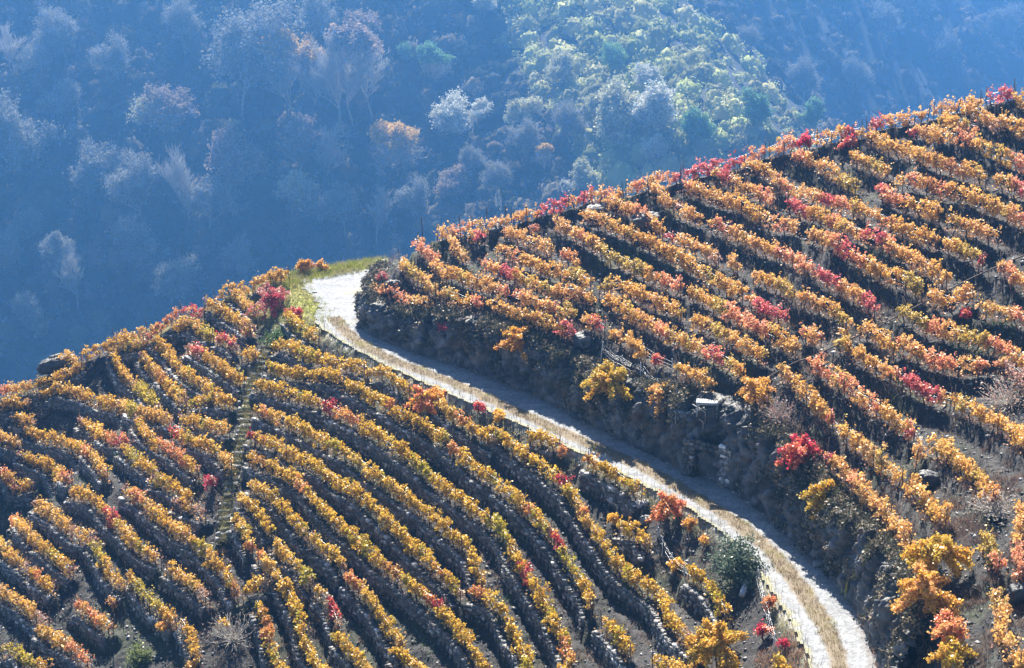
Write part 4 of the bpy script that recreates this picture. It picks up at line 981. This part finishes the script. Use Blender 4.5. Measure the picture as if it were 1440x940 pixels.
# ---------------------------------------------------------------- weeds, dry grass, rubble on the slopes
def scatter(n, x0, x1, y0, y1): return np.c_[x0 + rng.random(n) * (x1 - x0), y0 + rng.random(n) * (y1 - y0)]
def inview(x, y):
    p = px_of(np.c_[x, y, zt(x, y)]); return (p[:, 0] > -90) & (p[:, 0] < 1530) & (p[:, 1] > 60) & (p[:, 1] < 1010)
def blades(pos, n_per, h, w, col, lean=0.35, name='x', m=None, var=0.35):
    n = len(pos); N = n * n_per; c = np.repeat(pos, n_per, 0) + rng.normal(size=(N, 3)) * (.07, .07, 0); hh = np.repeat(h * np.ones(n), n_per) * (.5 + .8 * rng.random(N))
    an = rng.random(N) * 6.28; s = np.stack([np.cos(an), np.sin(an), np.zeros(N)], 1) * (w * (.6 + .8 * rng.random(N)))[:, None]
    tip = c + rng.normal(size=(N, 3)) * (lean, lean, 0) * hh[:, None] + np.c_[np.zeros((N, 2)), hh]
    V = np.stack([c - s, c + s, tip], 1).reshape(-1, 3); K = np.repeat(col, n_per, 0) * (1 - var + 2 * var * rng.random(N))[:, None]
    return V, np.arange(3 * N).reshape(N, 3), np.repeat(K, 3, 0)
P2 = scatter(430000, -62, 52, 66, 175); P2 = P2[inview(P2[:, 0], P2[:, 1])]
x, y = P2[:, 0], P2[:, 1]; u1 = bil(uRE, gx, gy, x, y); u2 = bil(uLE, gx, gy, x, y)
ok_ = (np.maximum(u1, u2) > .5) & (crest_y(x) - y > -.5) & ~((u1 > 0) & (u1 < 1.15))
dn = fbm(x * .45, y * .45, 0, 3, 101); ok_ &= rng.random(len(x)) < (0.30 + 0.6 * sstep(-.1, .5, dn)) * np.where(u2 > 0, .8, .85)
x, y, dn = x[ok_], y[ok_], dn[ok_]; pos = np.c_[x, y, zt(x, y) - .02]; t = rng.random(len(x)); vz = fbm(x * .25, y * .25, 3, 3, 111)
gp = px_of(pos); pos[:, 2] += np.where((u1[ok_] > 0) & (u1[ok_] < 1.9), .42, 0); green = (np.hypot((gp[:, 0] - 640) / 110, (gp[:, 1] - 880) / 55) < 1) | (vz > .32)
near_nose = (x < -19) & (crest_y(x) - y < 8)
colr = np.array([.40, .33, .27]) * (1 - t[:, None]) + np.array([.26, .17, .12]) * t[:, None]
colr[green] = np.array([.09, .15, .06]) * (.6 + .9 * t[green][:, None]); yl = near_nose & (rng.random(len(x)) < .6); colr[yl] = np.array([.42, .38, .10]) * (.7 + .4 * t[yl][:, None])
dk = rng.random(len(x)) < .45; colr[dk] *= .35
V, F, K = blades(pos, 4, 0.12 + 0.26 * sstep(-.2, .5, dn), 0.018, colr, .6)
tag(obj('dry_weeds', mesh('dry_weeds', V, F, M_WEED, K)), 'dry pale weeds and low herbs between the vine rows', 'weeds', kind='stuff')
# grass strip on the road, verge, turning place
P2 = scatter(200000, -24, 22, 66, 160); P2 = P2[inview(P2[:, 0], P2[:, 1])]; x, y = P2[:, 0], P2[:, 1]
u1 = bil(uRE, gx, gy, x, y); u2 = bil(uLE, gx, gy, x, y); dst, _, _ = near_line(x, y, STRIP); nz = fbm(x * .8, y * .8, 0, 3, 121)
ms = (dst < .44 + .34 * nz) & (np.maximum(u1, u2) < -.2)
pos = np.c_[x, y, zt(x, y) + .05][ms]; t = rng.random(len(pos))[:, None]; gr = sstep(.1, .5, nz[ms])[:, None]
cl = np.array([.30, .24, .15]) * (1 - t) + np.array([.15, .11, .07]) * t; cl = cl * (1 - gr) + np.array([.34, .32, .10]) * gr
V, F, K = blades(pos, 5, .22, .012, cl, .3)
tag(obj('grass_strip', mesh('grass_strip', V, F, M_WEED, K)), 'tan dry grass growing along the middle of the gravel road', 'grass', kind='stuff')
vg = bil(np.clip(verge, 0, 1), gx, gy, x, y); mv = (rng.random(len(x)) < vg * 1.3) & (crest_y(x) - y > -.3) & (u1 < -.2) & ~((u2 < -.5) & (y < 139))
pos = np.c_[x, y, zt(x, y)][mv]; t = rng.random(len(pos))[:, None]; rimm = (crest_y(x[mv]) - y[mv] < 3.6) & (x[mv] > -20); cl = np.array([.40, .38, .07]) * (1 - t) + np.array([.18, .23, .05]) * t; dry = (y[mv] < 134)[:, None] * .7
ptc = (fbm(x[mv] * 1.1, y[mv] * 1.1, 0, 3, 161) > .05)[:, None] * .6; cl = cl * (1 - ptc) + np.array([.34, .29, .15]) * ptc; cl = cl * (1 - dry) + np.array([.45, .38, .2]) * dry
V, F, K = blades(pos, 5, np.where(rimm, .42, .15), .018, cl, .5)
tag(obj('verge_grass', mesh('verge_grass', V, F, M_WEED, K)), 'yellow-green grass on the verge and rim of the turning place', 'grass', kind='stuff')
# russet dry grass below the road at lower right and brush at the bank foot
P2 = scatter(260000, -24, 34, 66, 140); x, y = P2[:, 0], P2[:, 1]; k_ = inview(x, y); x, y = x[k_], y[k_]; u1 = bil(uRE, gx, gy, x, y); u2 = bil(uLE, gx, gy, x, y)
nz = fbm(x * .7, y * .7, 0, 3, 131)
m1 = (u2 > -.1) & (u2 < 1.7 + nz) & (y < 92.5) & (u1 < 0); m2 = (u1 > -.15) & (u1 < .75 + .9 * nz) & (y < 95) ; m3 = (u1 > .9) & (nz > 0) & (y < 98 + 3 * nz)
m4 = (u1 > -.1) & (u1 < .3) & (nz > .15); mm = m1 | m2 | m3 | m4
pos = np.c_[x, y, zt(x, y)][mm]; pos[:, 2] += np.where(m2[mm], .1, 0); t = rng.random(len(pos))[:, None]
cl = np.array([.42, .25, .16]) * (1 - t) + np.array([.24, .15, .11]) * t; cl[m3[mm] & ~m1[mm]] *= (.55, .62, .75)
V, F, K = blades(pos, 5, .26, .014, cl, .45)
tag(obj('russet_grass', mesh('russet_grass', V, F, M_WEED, K)), 'russet dry grass beside the lower road and bank foot', 'grass', kind='stuff')
# scrub clinging to the rock bank
HUTP = plane_hit([(1010, 672)])[0]
k_ = rng.permutation(len(PB))[:26000]; bp = PB[k_]; tb_ = TR[k_]; sb_ = st_[k_]; dn = fbm(sb_ / 1.3, bp[:, 2] * 1.1, 0, 3, 141)
m_ = rng.random(len(bp)) < sstep(.0, .45, dn + .6 * sstep(.55, .95, tb_)) * (np.hypot(bp[:, 0] - HUTP[0], bp[:, 1] - HUTP[1]) > 2.3) ; bp = bp[m_]; n = len(bp); t = rng.random(n)[:, None]
cl = np.array([.10, .085, .06]) * (1 - t) + np.array([.05, .06, .035]) * t; pk = rng.random(n) < .16; cl[pk] = (.34, .27, .20)
V1, F1 = leaf_quads(np.repeat(bp, 4, 0) + rng.normal(size=(4 * n, 3)) * .13 + (0, 0, .06), .035 + .05 * rng.random(4 * n), unit(rng.normal(size=(4 * n, 3)) + (0, -.6, .6)), 1.3, .2)
V2, F2, K2 = blades(bp[::2], 5, .28, .014, cl[::2] * 1.6, .8)
tag(obj('bank_scrub', mesh('bank_scrub', np.vstack([V1, V2]), [F1, F2 + len(V1)], M_WEED, np.vstack([np.repeat(cl, 16, 0), K2]))), 'dark scrub, ivy and dry tufts clinging to the rock bank', 'scrub', kind='stuff')
# tall yellow stalks at the bank foot and along the outer wheel track
b = []
for (px, py) in [(1186,838),(1190,842),(1204,850),(1212,858),(1180,830),(1153,772),(1170,785),(1150,760),(1135,750)]:
    p = plane_hit([(px, py)])[0]; b.append((p[0], p[1], .05))
pos = np.array(b); S1 = blades(pos, 10, 1.1, .03, np.tile([.50, .44, .12], (len(pos), 1)), .06)
tag(obj('mullein_stalks', mesh('mullein_stalks', *S1[:2], M_WEED, S1[2])), 'tall yellow dry flower stalks at the foot of the rock bank', 'weeds', kind='stuff')
b = MB(); k0 = [i for i in range(len(LE)) if 84 < LE[i, 1] < 140 and LE[i, 0] > -17 and i > 2]
for i in k0:
    for _ in range(3):
        p = LE[i, :2] + rng.normal(size=2) * .25 + (LE[min(i + 1, len(LE) - 1), :2] - LE[i, :2]) * rng.random(); z = max(0.0, float(zt(*p))); h = .3 + .4 * rng.random(); b.tube([(p[0], p[1], z), (p[0] + rng.normal() * .06, p[1] + rng.normal() * .06, z + h)], [.012, .006], 3, (.30, .22, .14))
tag(obj('dry_stalks', b.mesh('dry_stalks', M_WEED)), 'thin dry brown stalks along the outer edge of the road', 'weeds', kind='stuff')
# loose stones
P2 = scatter(190000, -62, 52, 66, 172); x, y = P2[:, 0], P2[:, 1]; k_ = inview(x, y); x, y = x[k_], y[k_]; u1 = bil(uRE, gx, gy, x, y); u2 = bil(uLE, gx, gy, x, y)
k_ = (np.maximum(u1, u2) > .3) & (crest_y(x) - y > 0) & (rng.random(len(x)) < .6) & ~((u1 > 0) & (u1 < 1.6) & (rng.random(len(x)) < .7)); x, y = x[k_], y[k_]; n = len(x)
sz = .03 + .13 * rng.random(n)**4; q = np.array([[1, 0, 0], [0, 1, 0], [-1, 0, 0], [0, -1, 0], [0, 0, 1], [0, 0, -1]], float)
V = np.c_[x, y, zt(x, y) + .01][:, None] + (q[None] + rng.normal(size=(n, 6, 3)) * .25) * (sz[:, None, None] * (1.2, 1.2, .6))
T3 = np.array([[0, 1, 4], [1, 2, 4], [2, 3, 4], [3, 0, 4], [1, 0, 5], [2, 1, 5], [3, 2, 5], [0, 3, 5]])
kc = np.array([.12, .12, .128]) * (.3 + 2.0 * rng.random(n)**3)[:, None]
tag(obj('rubble', mesh('rubble', V.reshape(-1, 3), (T3[None] + 6 * np.arange(n)[:, None, None]).reshape(-1, 3), M_STONE, np.repeat(kc, 6, 0))), 'loose slate stones strewn over the vineyard slopes', 'rubble', kind='stuff')

# ---------------------------------------------------------------- stone stairway on the left
STAIR = smooth_line([(385,478),(378,493),(368,514),(360,532),(351,552),(347,578),(345,605),(338,640),(332,662),(327,684),(320,712),(317,735),(316,768)], 4.0)
sw, _ = surf_hit(STAIR, near_fn, 62, 221, 640, 0.0); sw = smooth_line(sw, 0.12); sw[:, 2] = near_fn(sw[:, 0], sw[:, 1])
sl_ = np.r_[0, np.cumsum(np.linalg.norm(np.diff(sw, axis=0), axis=1))]; m0 = sw[len(sw) // 2]
T_ = thing('stone_stairway', 'long grassy stone stairway climbing between the left and middle terraces', 'stairway', m0)
t = 0.3; k = 0
while t < sl_[-1] - .3:
    t += .35 * rng.random()
    p = np.array([np.interp(t, sl_, sw[:, c]) for c in range(3)]) - m0; q2 = np.array([np.interp(t + .3, sl_, sw[:, c]) for c in range(3)]) - m0
    d = unit((q2 - p) * (1, 1, 0)); sd = np.array([-d[1], d[0], 0]); b = MB(); g = rng.random()
    grassy = rng.random() < .42
    b.box(p + (0, 0, .22) + rng.normal(size=3) * (.03, .03, .01), sd * (.30 + .12 * rng.random()), d * .24, (0, 0, .08), (.16, .15, .06) if grassy else np.array([.30, .30, .295]) * (.4 + .7 * g), .045)
    for sgn in (-1, 1):
        if rng.random() < .6: b.box(p + sd * sgn * (.50 + .08 * rng.normal()) + d * rng.normal() * .1 + (0, 0, .12), sd * .12, d * .16, (0, 0, .13), np.array([.13, .13, .135]) * (.4 + rng.random()), .05)
    o = obj('step', b.mesh('step', M_STONE), T_); t += .44
# grass on the treads
ks = rng.random(2600) * sl_[-1]; pp = np.stack([np.interp(ks, sl_, sw[:, c]) for c in range(3)], 1) + rng.normal(size=(2600, 3)) * (.22, .22, 0) + (0, 0, .28) - m0
ct = rng.random(2600)[:, None]; V, F, K = blades(pp, 4, .13, .02, np.array([.30, .26, .12]) * (1 - ct) + np.array([.16, .15, .07]) * ct, .5); o = obj('tread_grass', mesh('tread_grass', V, F, M_WEED, K), T_)

# ---------------------------------------------------------------- rack rail climbing through the upper vines
rp = surf_hit([(1011,570),(1040,556),(1085,528),(1120,509),(1140,503),(1180,484),(1235,460),(1252,450),(1330,410),(1365,392),(1405,374),(1445,357),(1500,332)], near_fn, 62, 221, 640, .75)[0]
rp[:, 2] = np.maximum(rp[:, 2], zt(rp[:, 0], rp[:, 1]) + .45); rl = smooth_line(rp, .5); m0 = rl[0].copy()
T_ = thing('rack_rail', 'dark single rack rail on posts climbing diagonally through the upper vine rows', 'rail', m0)
V, Q, T = tube(rl - m0, .05, 4); obj('rail', mesh('rail', V, [Q, T], M_POST), T_)
for i in range(2, len(rl), 5):
    V, Q, T = tube([(0, 0, -.9), (0, 0, 0)], .022, 5); obj('support', mesh('support', V, [Q, T], M_POST), T_, rl[i] - m0)

# ---------------------------------------------------------------- slack and bare wires with stakes
def wires(pts, lift, n, label, sag=.22, spread=.16, rest=None):
    h = surf_hit(pts, near_fn, 62, 221, 640, lift)[0]; m0 = h[0].copy(); T_ = thing('trellis_wires', label, 'trellis wires', m0)
    L_ = smooth_line(h, .6)
    for k in range(n):
        off_ = np.array([rng.normal() * .05, rng.normal() * .05, (k - n / 2) * spread * (.4 + rng.random())]); P = L_ - m0 + off_; P[:, 2] -= sag * np.sin(np.linspace(0, math.pi * (len(h) - 1), len(P)))**2 * rng.random()
        V, Q, T = tube(P, .0045, 3, False); obj('wire', mesh('wire', V, [Q], M_WIRE), T_)
    for p in h:
        z = float(zt(p[0], p[1])); V, Q, T = tube([(rng.normal() * .1, 0, z - p[2] - .1), (0, 0, .35)], .028, 5); obj('stake', mesh('stake', V, [Q, T], M_STEEL), T_, p - m0)
wires([(602,428),(622,437),(638,445)], .9, 4, 'bare trellis wires above the left end of the rock bank')
wires([(662,451),(678,458)], .8, 3, 'short bare trellis wires above the pink leaved bank vine')
wires([(764,486),(785,494),(804,502)], .9, 3, 'bare wires across the blue boulder on the bank')
wires([(848,488),(875,507),(901,517),(925,540)], .9, 5, 'slack white wires on a stake right of the big yellow-green vine')
wires([(905,490),(945,512)], .9, 3, 'thin wires between the plump vines above the bank')
wires([(925,745),(932,762),(945,785),(962,800),(985,808)], .9, 4, 'loose white wires hanging left of the evergreen bush')
wires([(1066,805),(1074,840),(1082,870),(1090,900)], .7, 5, 'bundle of white wires lying beside the lower road')
wires([(508,510),(522,520)], .8, 4, 'short wires below the upper road edge')
wires([(1160,578),(1185,605)], .9, 3, 'pair of wires bridging the gap above the crimson bank vine')
wires([(1285,602),(1302,618)], .9, 3, 'pair of wires between two golden rows at lower right')
# stakes on the skyline
for i, (px, py, hh) in enumerate([(595,318,30),(648,318,36),(683,310,40),(711,305,38),(742,300,24),(776,296,18),(820,278,22),(849,276,22),(880,278,22),(915,262,18),(955,245,16),(980,250,22),(1035,246,28),(1071,228,20),
        (1102,208,16),(1137,204,18),(1168,200,24),(1200,184,20),(1228,184,24),(1262,184,24),(1288,174,22),(1324,160,18),(1345,150,24),(1360,172,30),(1400,162,30),(381,392,22),(389,405,26)]):
    h = surf_hit([(px, py)], near_fn, 62, 221, 640, .9)[0][0]; z = float(zt(h[0], h[1])); n_ = hh / 19.0
    V, Q, T = tube([(0, 0, -.4), (rng.normal() * .12, rng.normal() * .1, h[2] - z + n_ * .45)], .042, 6)
    side = 'at the verge left of the turning place' if px < 400 else 'on the skyline nearest the turning place' if px < 700 else 'in the left half of the upper skyline' if px < 870 else 'by the crimson stretch of the upper skyline' if px < 1050 else 'on the skyline around the lone conifer' if px < 1215 else 'near the upper right corner'
    o = obj('vineyard_stake', mesh('vineyard_stake', V, [Q, T], M_POST)); o.location = (float(h[0]), float(h[1]), z)
    tag(o, 'dark wooden stake standing among vines ' + side, 'stake', 'dark stakes ' + side)

# ---------------------------------------------------------------- boulders
def boulder(name, px, py, lift, dims, label, col, rz=0.0, tilt=0.0):
    h = surf_hit([(px, py)], near_fn, 62, 221, 640, lift)[0][0]; n = 26
    th, ph = np.meshgrid(np.linspace(0, 2 * math.pi, 2 * n, endpoint=False), np.linspace(.02, math.pi - .02, n), indexing='ij')
    D = np.stack([np.cos(th) * np.sin(ph), np.sin(th) * np.sin(ph), np.cos(ph)], -1).reshape(-1, 3)
    D = np.sign(D) * np.abs(D)**.7; c, g = cells(D * 1.6 + px, 3); c2, g2 = cells(D * 4 + py, 4); V = D * (1 + .28 * (c - .5) + .1 * (c2 - .5))[:, None]
    V = V * np.array(dims) / 2; ca, sa = math.cos(rz), math.sin(rz); V = np.c_[V[:, 0], V[:, 1], V[:, 2] + V[:, 0] * tilt]; V = np.c_[V[:, 0] * ca - V[:, 1] * sa, V[:, 0] * sa + V[:, 1] * ca, V[:, 2]]
    i, j = np.meshgrid(np.arange(2 * n), np.arange(n - 1), indexing='ij'); i2 = (i + 1) % (2 * n)
    F = np.stack([i * n + j, i * n + j + 1, i2 * n + j + 1, i2 * n + j], -1).reshape(-1, 4)
    K = np.array(col) * .6 * (.7 + .6 * c)[:, None]; o = obj(name, mesh(name, V, F, M_ROCK, K)); o.location = tuple(float(v) for v in h); tag(o, label, 'boulder')
boulder('boulder', 80, 512, .25, (3.0, 1.5, 1.4), 'layered grey boulder on the left skyline', (.09, .09, .10), .35, .12)
boulder('boulder', 766, 493, .0, (2.3, 1.6, 1.1), 'big blue-grey boulder on the bank under bare wires', (.19, .20, .23), -.5)
boulder('boulder', 778, 527, -.3, (1.6, 1.3, 1.4), 'blocky boulder set in the bank below the wires', (.17, .18, .21), .2)
boulder('boulder', 823, 478, .0, (1.6, 1.2, 1.0), 'grey boulder above the big yellow-green vine', (.16, .165, .18), .9)
boulder('boulder', 910, 312, .3, (2.2, 1.3, 1.2), 'dark boulder under the crest left of the crimson stretch', (.10, .10, .11), .3)
boulder('boulder', 702, 327, .2, (1.5, 1.1, 1.0), 'dark boulder under the left part of the crest', (.09, .09, .10), .6)
boulder('boulder', 845, 292, .2, (2.2, 1.0, .5), 'pale flat slab below the crest vines', (.30, .30, .31), .3)
boulder('boulder', 1432, 835, .3, (1.0, .8, .9), 'small dark boulder at the right edge', (.09, .095, .11), .3)
boulder('boulder', 903, 712, .1, (.9, .7, .7), 'pale square boulder beside the road below the russet vine', (.36, .36, .37), .3)
boulder('boulder', 908, 731, .0, (.7, .6, .5), 'small grey boulder under the pale square one', (.24, .24, .26), .8)
boulder('boulder', 1303, 675, .2, (1.3, 1.0, .9), 'rounded dark boulder between two rows at lower right', (.08, .085, .095), .4)
boulder('boulder', 1150, 793, .1, (.55, .4, .3), 'pale stone at the shaded edge of the lower road', (.4, .4, .4), .2)
boulder('boulder', 553, 405, .5, (1.2, .9, 1.1), 'dark rock at the nose of the hill by the turning place', (.09, .09, .1), .1)

# ---------------------------------------------------------------- stone hut and loading platforms in the bank
hp = plane_hit([(1010, 672)])[0]; dR, sR, tR = near_line([hp[0]], [hp[1]], RE); i0 = int(tR[0]); tg = unit(RE[i0 + 1] - RE[i0]); nh = np.array([tg[1], -tg[0]])
c0 = RE[i0] + nh * .1; H0 = thing('stone_hut', 'small dark stone hut built into the rock bank beside the road', 'hut', (c0[0], c0[1], 0))
A3 = np.array([tg[0], tg[1], 0]); B3 = np.array([nh[0], nh[1], 0])
def wallpiece(p0, p1, h0, h1, out):
    P = np.array([p0 + (p1 - p0) * t for t in np.linspace(0, 1, 5)]); n = np.tile(out, (5, 1)); return stones(P[:, :2], np.full(5, h1), np.full(5, h0), n, .18)
for nm, a0, a1, dep0, dep1, hh in (('side_wall', -1.5, -.75, -.6, -.6, 2.7), ('side_wall', 1.25, 1.9, -.6, -.6, 2.4), ('back_wall', -.8, 1.3, 1.0, 1.0, 2.4), ('lintel', -.85, 1.35, -.55, -.55, 2.55)):
    r_ = wallpiece((A3 * a0 + B3 * dep0), (A3 * a1 + B3 * dep1), 2.05 if nm == 'lintel' else -.1, hh, -nh); 
    colx = r_[2] * (2.0 if (nm == 'side_wall' and a0 < 0) else .8); obj(nm, mesh(nm, r_[0], r_[1], M_STONE, colx), H0)
for nm, a0 in (('jamb_wall', -.75), ('jamb_wall', 1.25)):
    r_ = wallpiece(A3 * a0 + B3 * -.55, A3 * a0 + B3 * 1.0, -.1, 2.3, tg * (1 if a0 < 0 else -1)); obj(nm, mesh(nm, r_[0], r_[1], M_STONE, r_[2] * .7), H0)
def platform(px, py, w, d, rz, label):
    h = surf_hit([(px, py)], near_fn, 62, 221, 640, .9)[0][0]; h = h + (np.array([0, 0, CAM_Z]) - h) / np.linalg.norm(h - (0, 0, CAM_Z)) * 1.1; z = float(zt(h[0], h[1])); T_ = thing('loading_platform', label, 'platform', h, None, rz)
    n = 40; xs = np.linspace(-w / 2, w / 2, n); V = np.array([(x_, s_ * d / 2, .018 * math.cos(i * math.pi / 2 * 1.0)) for i, x_ in enumerate(xs) for s_ in (-1, 1)])
    F = np.array([[2 * i, 2 * i + 1, 2 * i + 3, 2 * i + 2] for i in range(n - 1)]); o = obj('metal_sheet', mesh('metal_sheet', V, F, M_STEEL), T_)
    md = o.modifiers.new('thick', 'SOLIDIFY'); md.thickness = .012
    for sx in (-1, 1):
        for sy in (-1, 1):
            V, Q, T = tube([(0, 0, max(-.9, min(-.3, z - h[2] - .2))), (0, 0, -.01)], .03, 5); obj('leg', mesh('leg', V, [Q, T], M_STEEL), T_, (sx * w * .44, sy * d * .4, 0))
    for sy in (-1,): 
        b = MB(); b.box((0, sy * d * .47, -.06), (w / 2, 0, 0), (0, .025, 0), (0, 0, .035)); obj('edge_beam', b.mesh('edge_beam', M_STEEL), T_)
platform(962, 577, 1.15, .8, -.1, 'lower grey corrugated metal platform above the stone hut')
platform(995, 565, 1.35, .75, -.15, 'upper grey corrugated metal platform beside the rack rail')
for (p0, p1, lab) in (((974,569),(992,580),'pale wooden rail sloping down beside the upper platform'), ((975,584),(989,594),'pale wooden rail sloping down beside the lower platform')):
    e = surf_hit([p0, p1], near_fn, 62, 221, 640, 1.0)[0]; e = e + (np.array([0, 0, CAM_Z]) - e) / np.linalg.norm(e - (0, 0, CAM_Z), axis=1)[:, None] * 1.1; b = MB(); m0 = e[0].copy(); b.tube([e[0] - m0, e[1] - m0], .04, 5, (.5, .48, .45)); z1 = float(zt(e[1, 0], e[1, 1]))
    o = obj('wooden_rail', b.mesh('wooden_rail', M_WOOD)); o.location = tuple(float(v) for v in e[0]); tag(o, lab, 'rail')
    V, Q, T = tube([(0, 0, 0), (0, 0, max(-.8, z1 - e[1, 2] - .2))], .035, 5); obj('post', mesh('post', V, [Q, T], M_STEEL), o, e[1] - m0)

# ---------------------------------------------------------------- pipe, evergreen bush, bare thickets
e = surf_hit([(1050,820),(1043,838)], near_fn, 62, 221, 640, .45)[0]; m0 = e[0].copy(); P = np.linspace(e[0], e[1], 6) - m0; b = MB(); b.tube(P, .17, 14)
o = obj('pipe', b.mesh('pipe', plain('grey_concrete', (.34, .37, .42), .7, 0, (14.0, .01)), True)); o.location = tuple(float(v) for v in m0); tag(o, 'short grey pipe leaning on the slope below the evergreen bush', 'pipe')
def bush(px, py, rx, rz_, cols, label, n, twig, cat='bush', size=.05, name='evergreen_bush'):
    h = surf_hit([(px, py)], near_fn, 62, 221, 640, rz_ * .7)[0][0]; z = float(zt(h[0], h[1])); T_ = thing(name, label, cat, (h[0], h[1], z)); loc = np.array([h[0], h[1], z])
    b = MB(); tp = []
    for _ in range(twig):
        d = unit(rng.normal(size=3) * (1, 1, .45) + (0, 0, 1.0)); L_ = rx * (.8 + .5 * rng.random()); P = [np.zeros(3)]
        for k in range(4): d = unit(d + rng.normal(size=3) * .2); P.append(P[-1] + d * L_ / 3 * (1, 1, rz_ / rx)); 
        b.tube(P, np.linspace(.022, .006, 5), 4); tp += P[2:]
    obj('stems', b.mesh('stems', M_BARK if name == 'evergreen_bush' else M_TWIG), T_)
    tp = np.array(tp); C = tp[rng.integers(len(tp), size=n)] + rng.normal(size=(n, 3)) * rx * .17; k = rng.random(n)[:, None]; cc = np.array(cols[0]) * (1 - k) + np.array(cols[1]) * k
    V, F = leaf_quads(C, size * (.6 + .8 * rng.random(n)), unit(rng.normal(size=(n, 3)) + (0, 0, .5)), 1.6, .1); obj('foliage', mesh('foliage', V, F, M_WEED, np.repeat(cc, 4, 0)), T_)
bush(1037, 790, 1.15, 1.7, ((.07, .11, .08), (.16, .20, .14)), 'dark grey-green evergreen bush at the edge of the road', 5200, 46)
bush(327, 885, 1.3, 1.3, ((.30, .24, .22), (.22, .16, .15)), 'bare purplish thicket at the foot of the stairway', 500, 90, 'thicket', .04, 'bare_thicket')
bush(1422, 548, 1.3, 1.1, ((.50, .33, .26), (.40, .25, .2)), 'bare pinkish thicket at the right edge', 700, 90, 'thicket', .04, 'bare_thicket')
bush(1098, 570, 1.1, 1.0, ((.40, .25, .22), (.30, .18, .16)), 'bare reddish thicket left of the first row beyond the rail', 600, 80, 'thicket', .04, 'bare_thicket')
bush(1400, 712, 1.0, .8, ((.45, .42, .38), (.36, .3, .26)), 'dry pale thicket near the right edge', 700, 70, 'thicket', .04, 'bare_thicket')
bush(392, 472, .8, .7, ((.07, .13, .04), (.14, .20, .05)), 'dark green bush at the head of the stairway', 3200, 36)
bush(195, 920, .8, .6, ((.25, .27, .10), (.16, .2, .08)), 'olive green weed clump at the bottom left', 1200, 20)
bush(860, 462, .8, .6, ((.35, .33, .28), (.25, .22, .18)), 'pale dry weed clump above the big yellow-green vine', 700, 50, 'thicket', .04, 'bare_thicket')

# ---------------------------------------------------------------- air
hz = bpy.data.meshes.new('haze'); X0, X1, Y0, Y1, Z0, Z1 = -800, 1300, -60, 2560, -660, 100
hv = [(x_, y_, z_) for x_ in (X0, X1) for y_ in (Y0, Y1) for z_ in (Z0, Z1)]
hz.from_pydata(hv, [], [(0, 1, 3, 2), (4, 6, 7, 5), (0, 4, 5, 1), (2, 3, 7, 6), (0, 2, 6, 4), (1, 5, 7, 3)]); hz.update()
ho = obj('haze', hz); hm = bpy.data.materials.new('haze'); hm.use_nodes = True; nt = hm.node_tree; nt.nodes.remove(nt.nodes['Principled BSDF'])
pv = nt.nodes.new('ShaderNodeVolumePrincipled'); pv.inputs['Color'].default_value = (0.14, 0.41, 0.88, 1); pv.inputs['Density'].default_value = 0.00054; pv.inputs['Anisotropy'].default_value = 0.76
nt.links.new(pv.outputs[0], nt.nodes['Material Output'].inputs['Volume']); hz.materials.append(hm); tag(ho, kind='stuff')
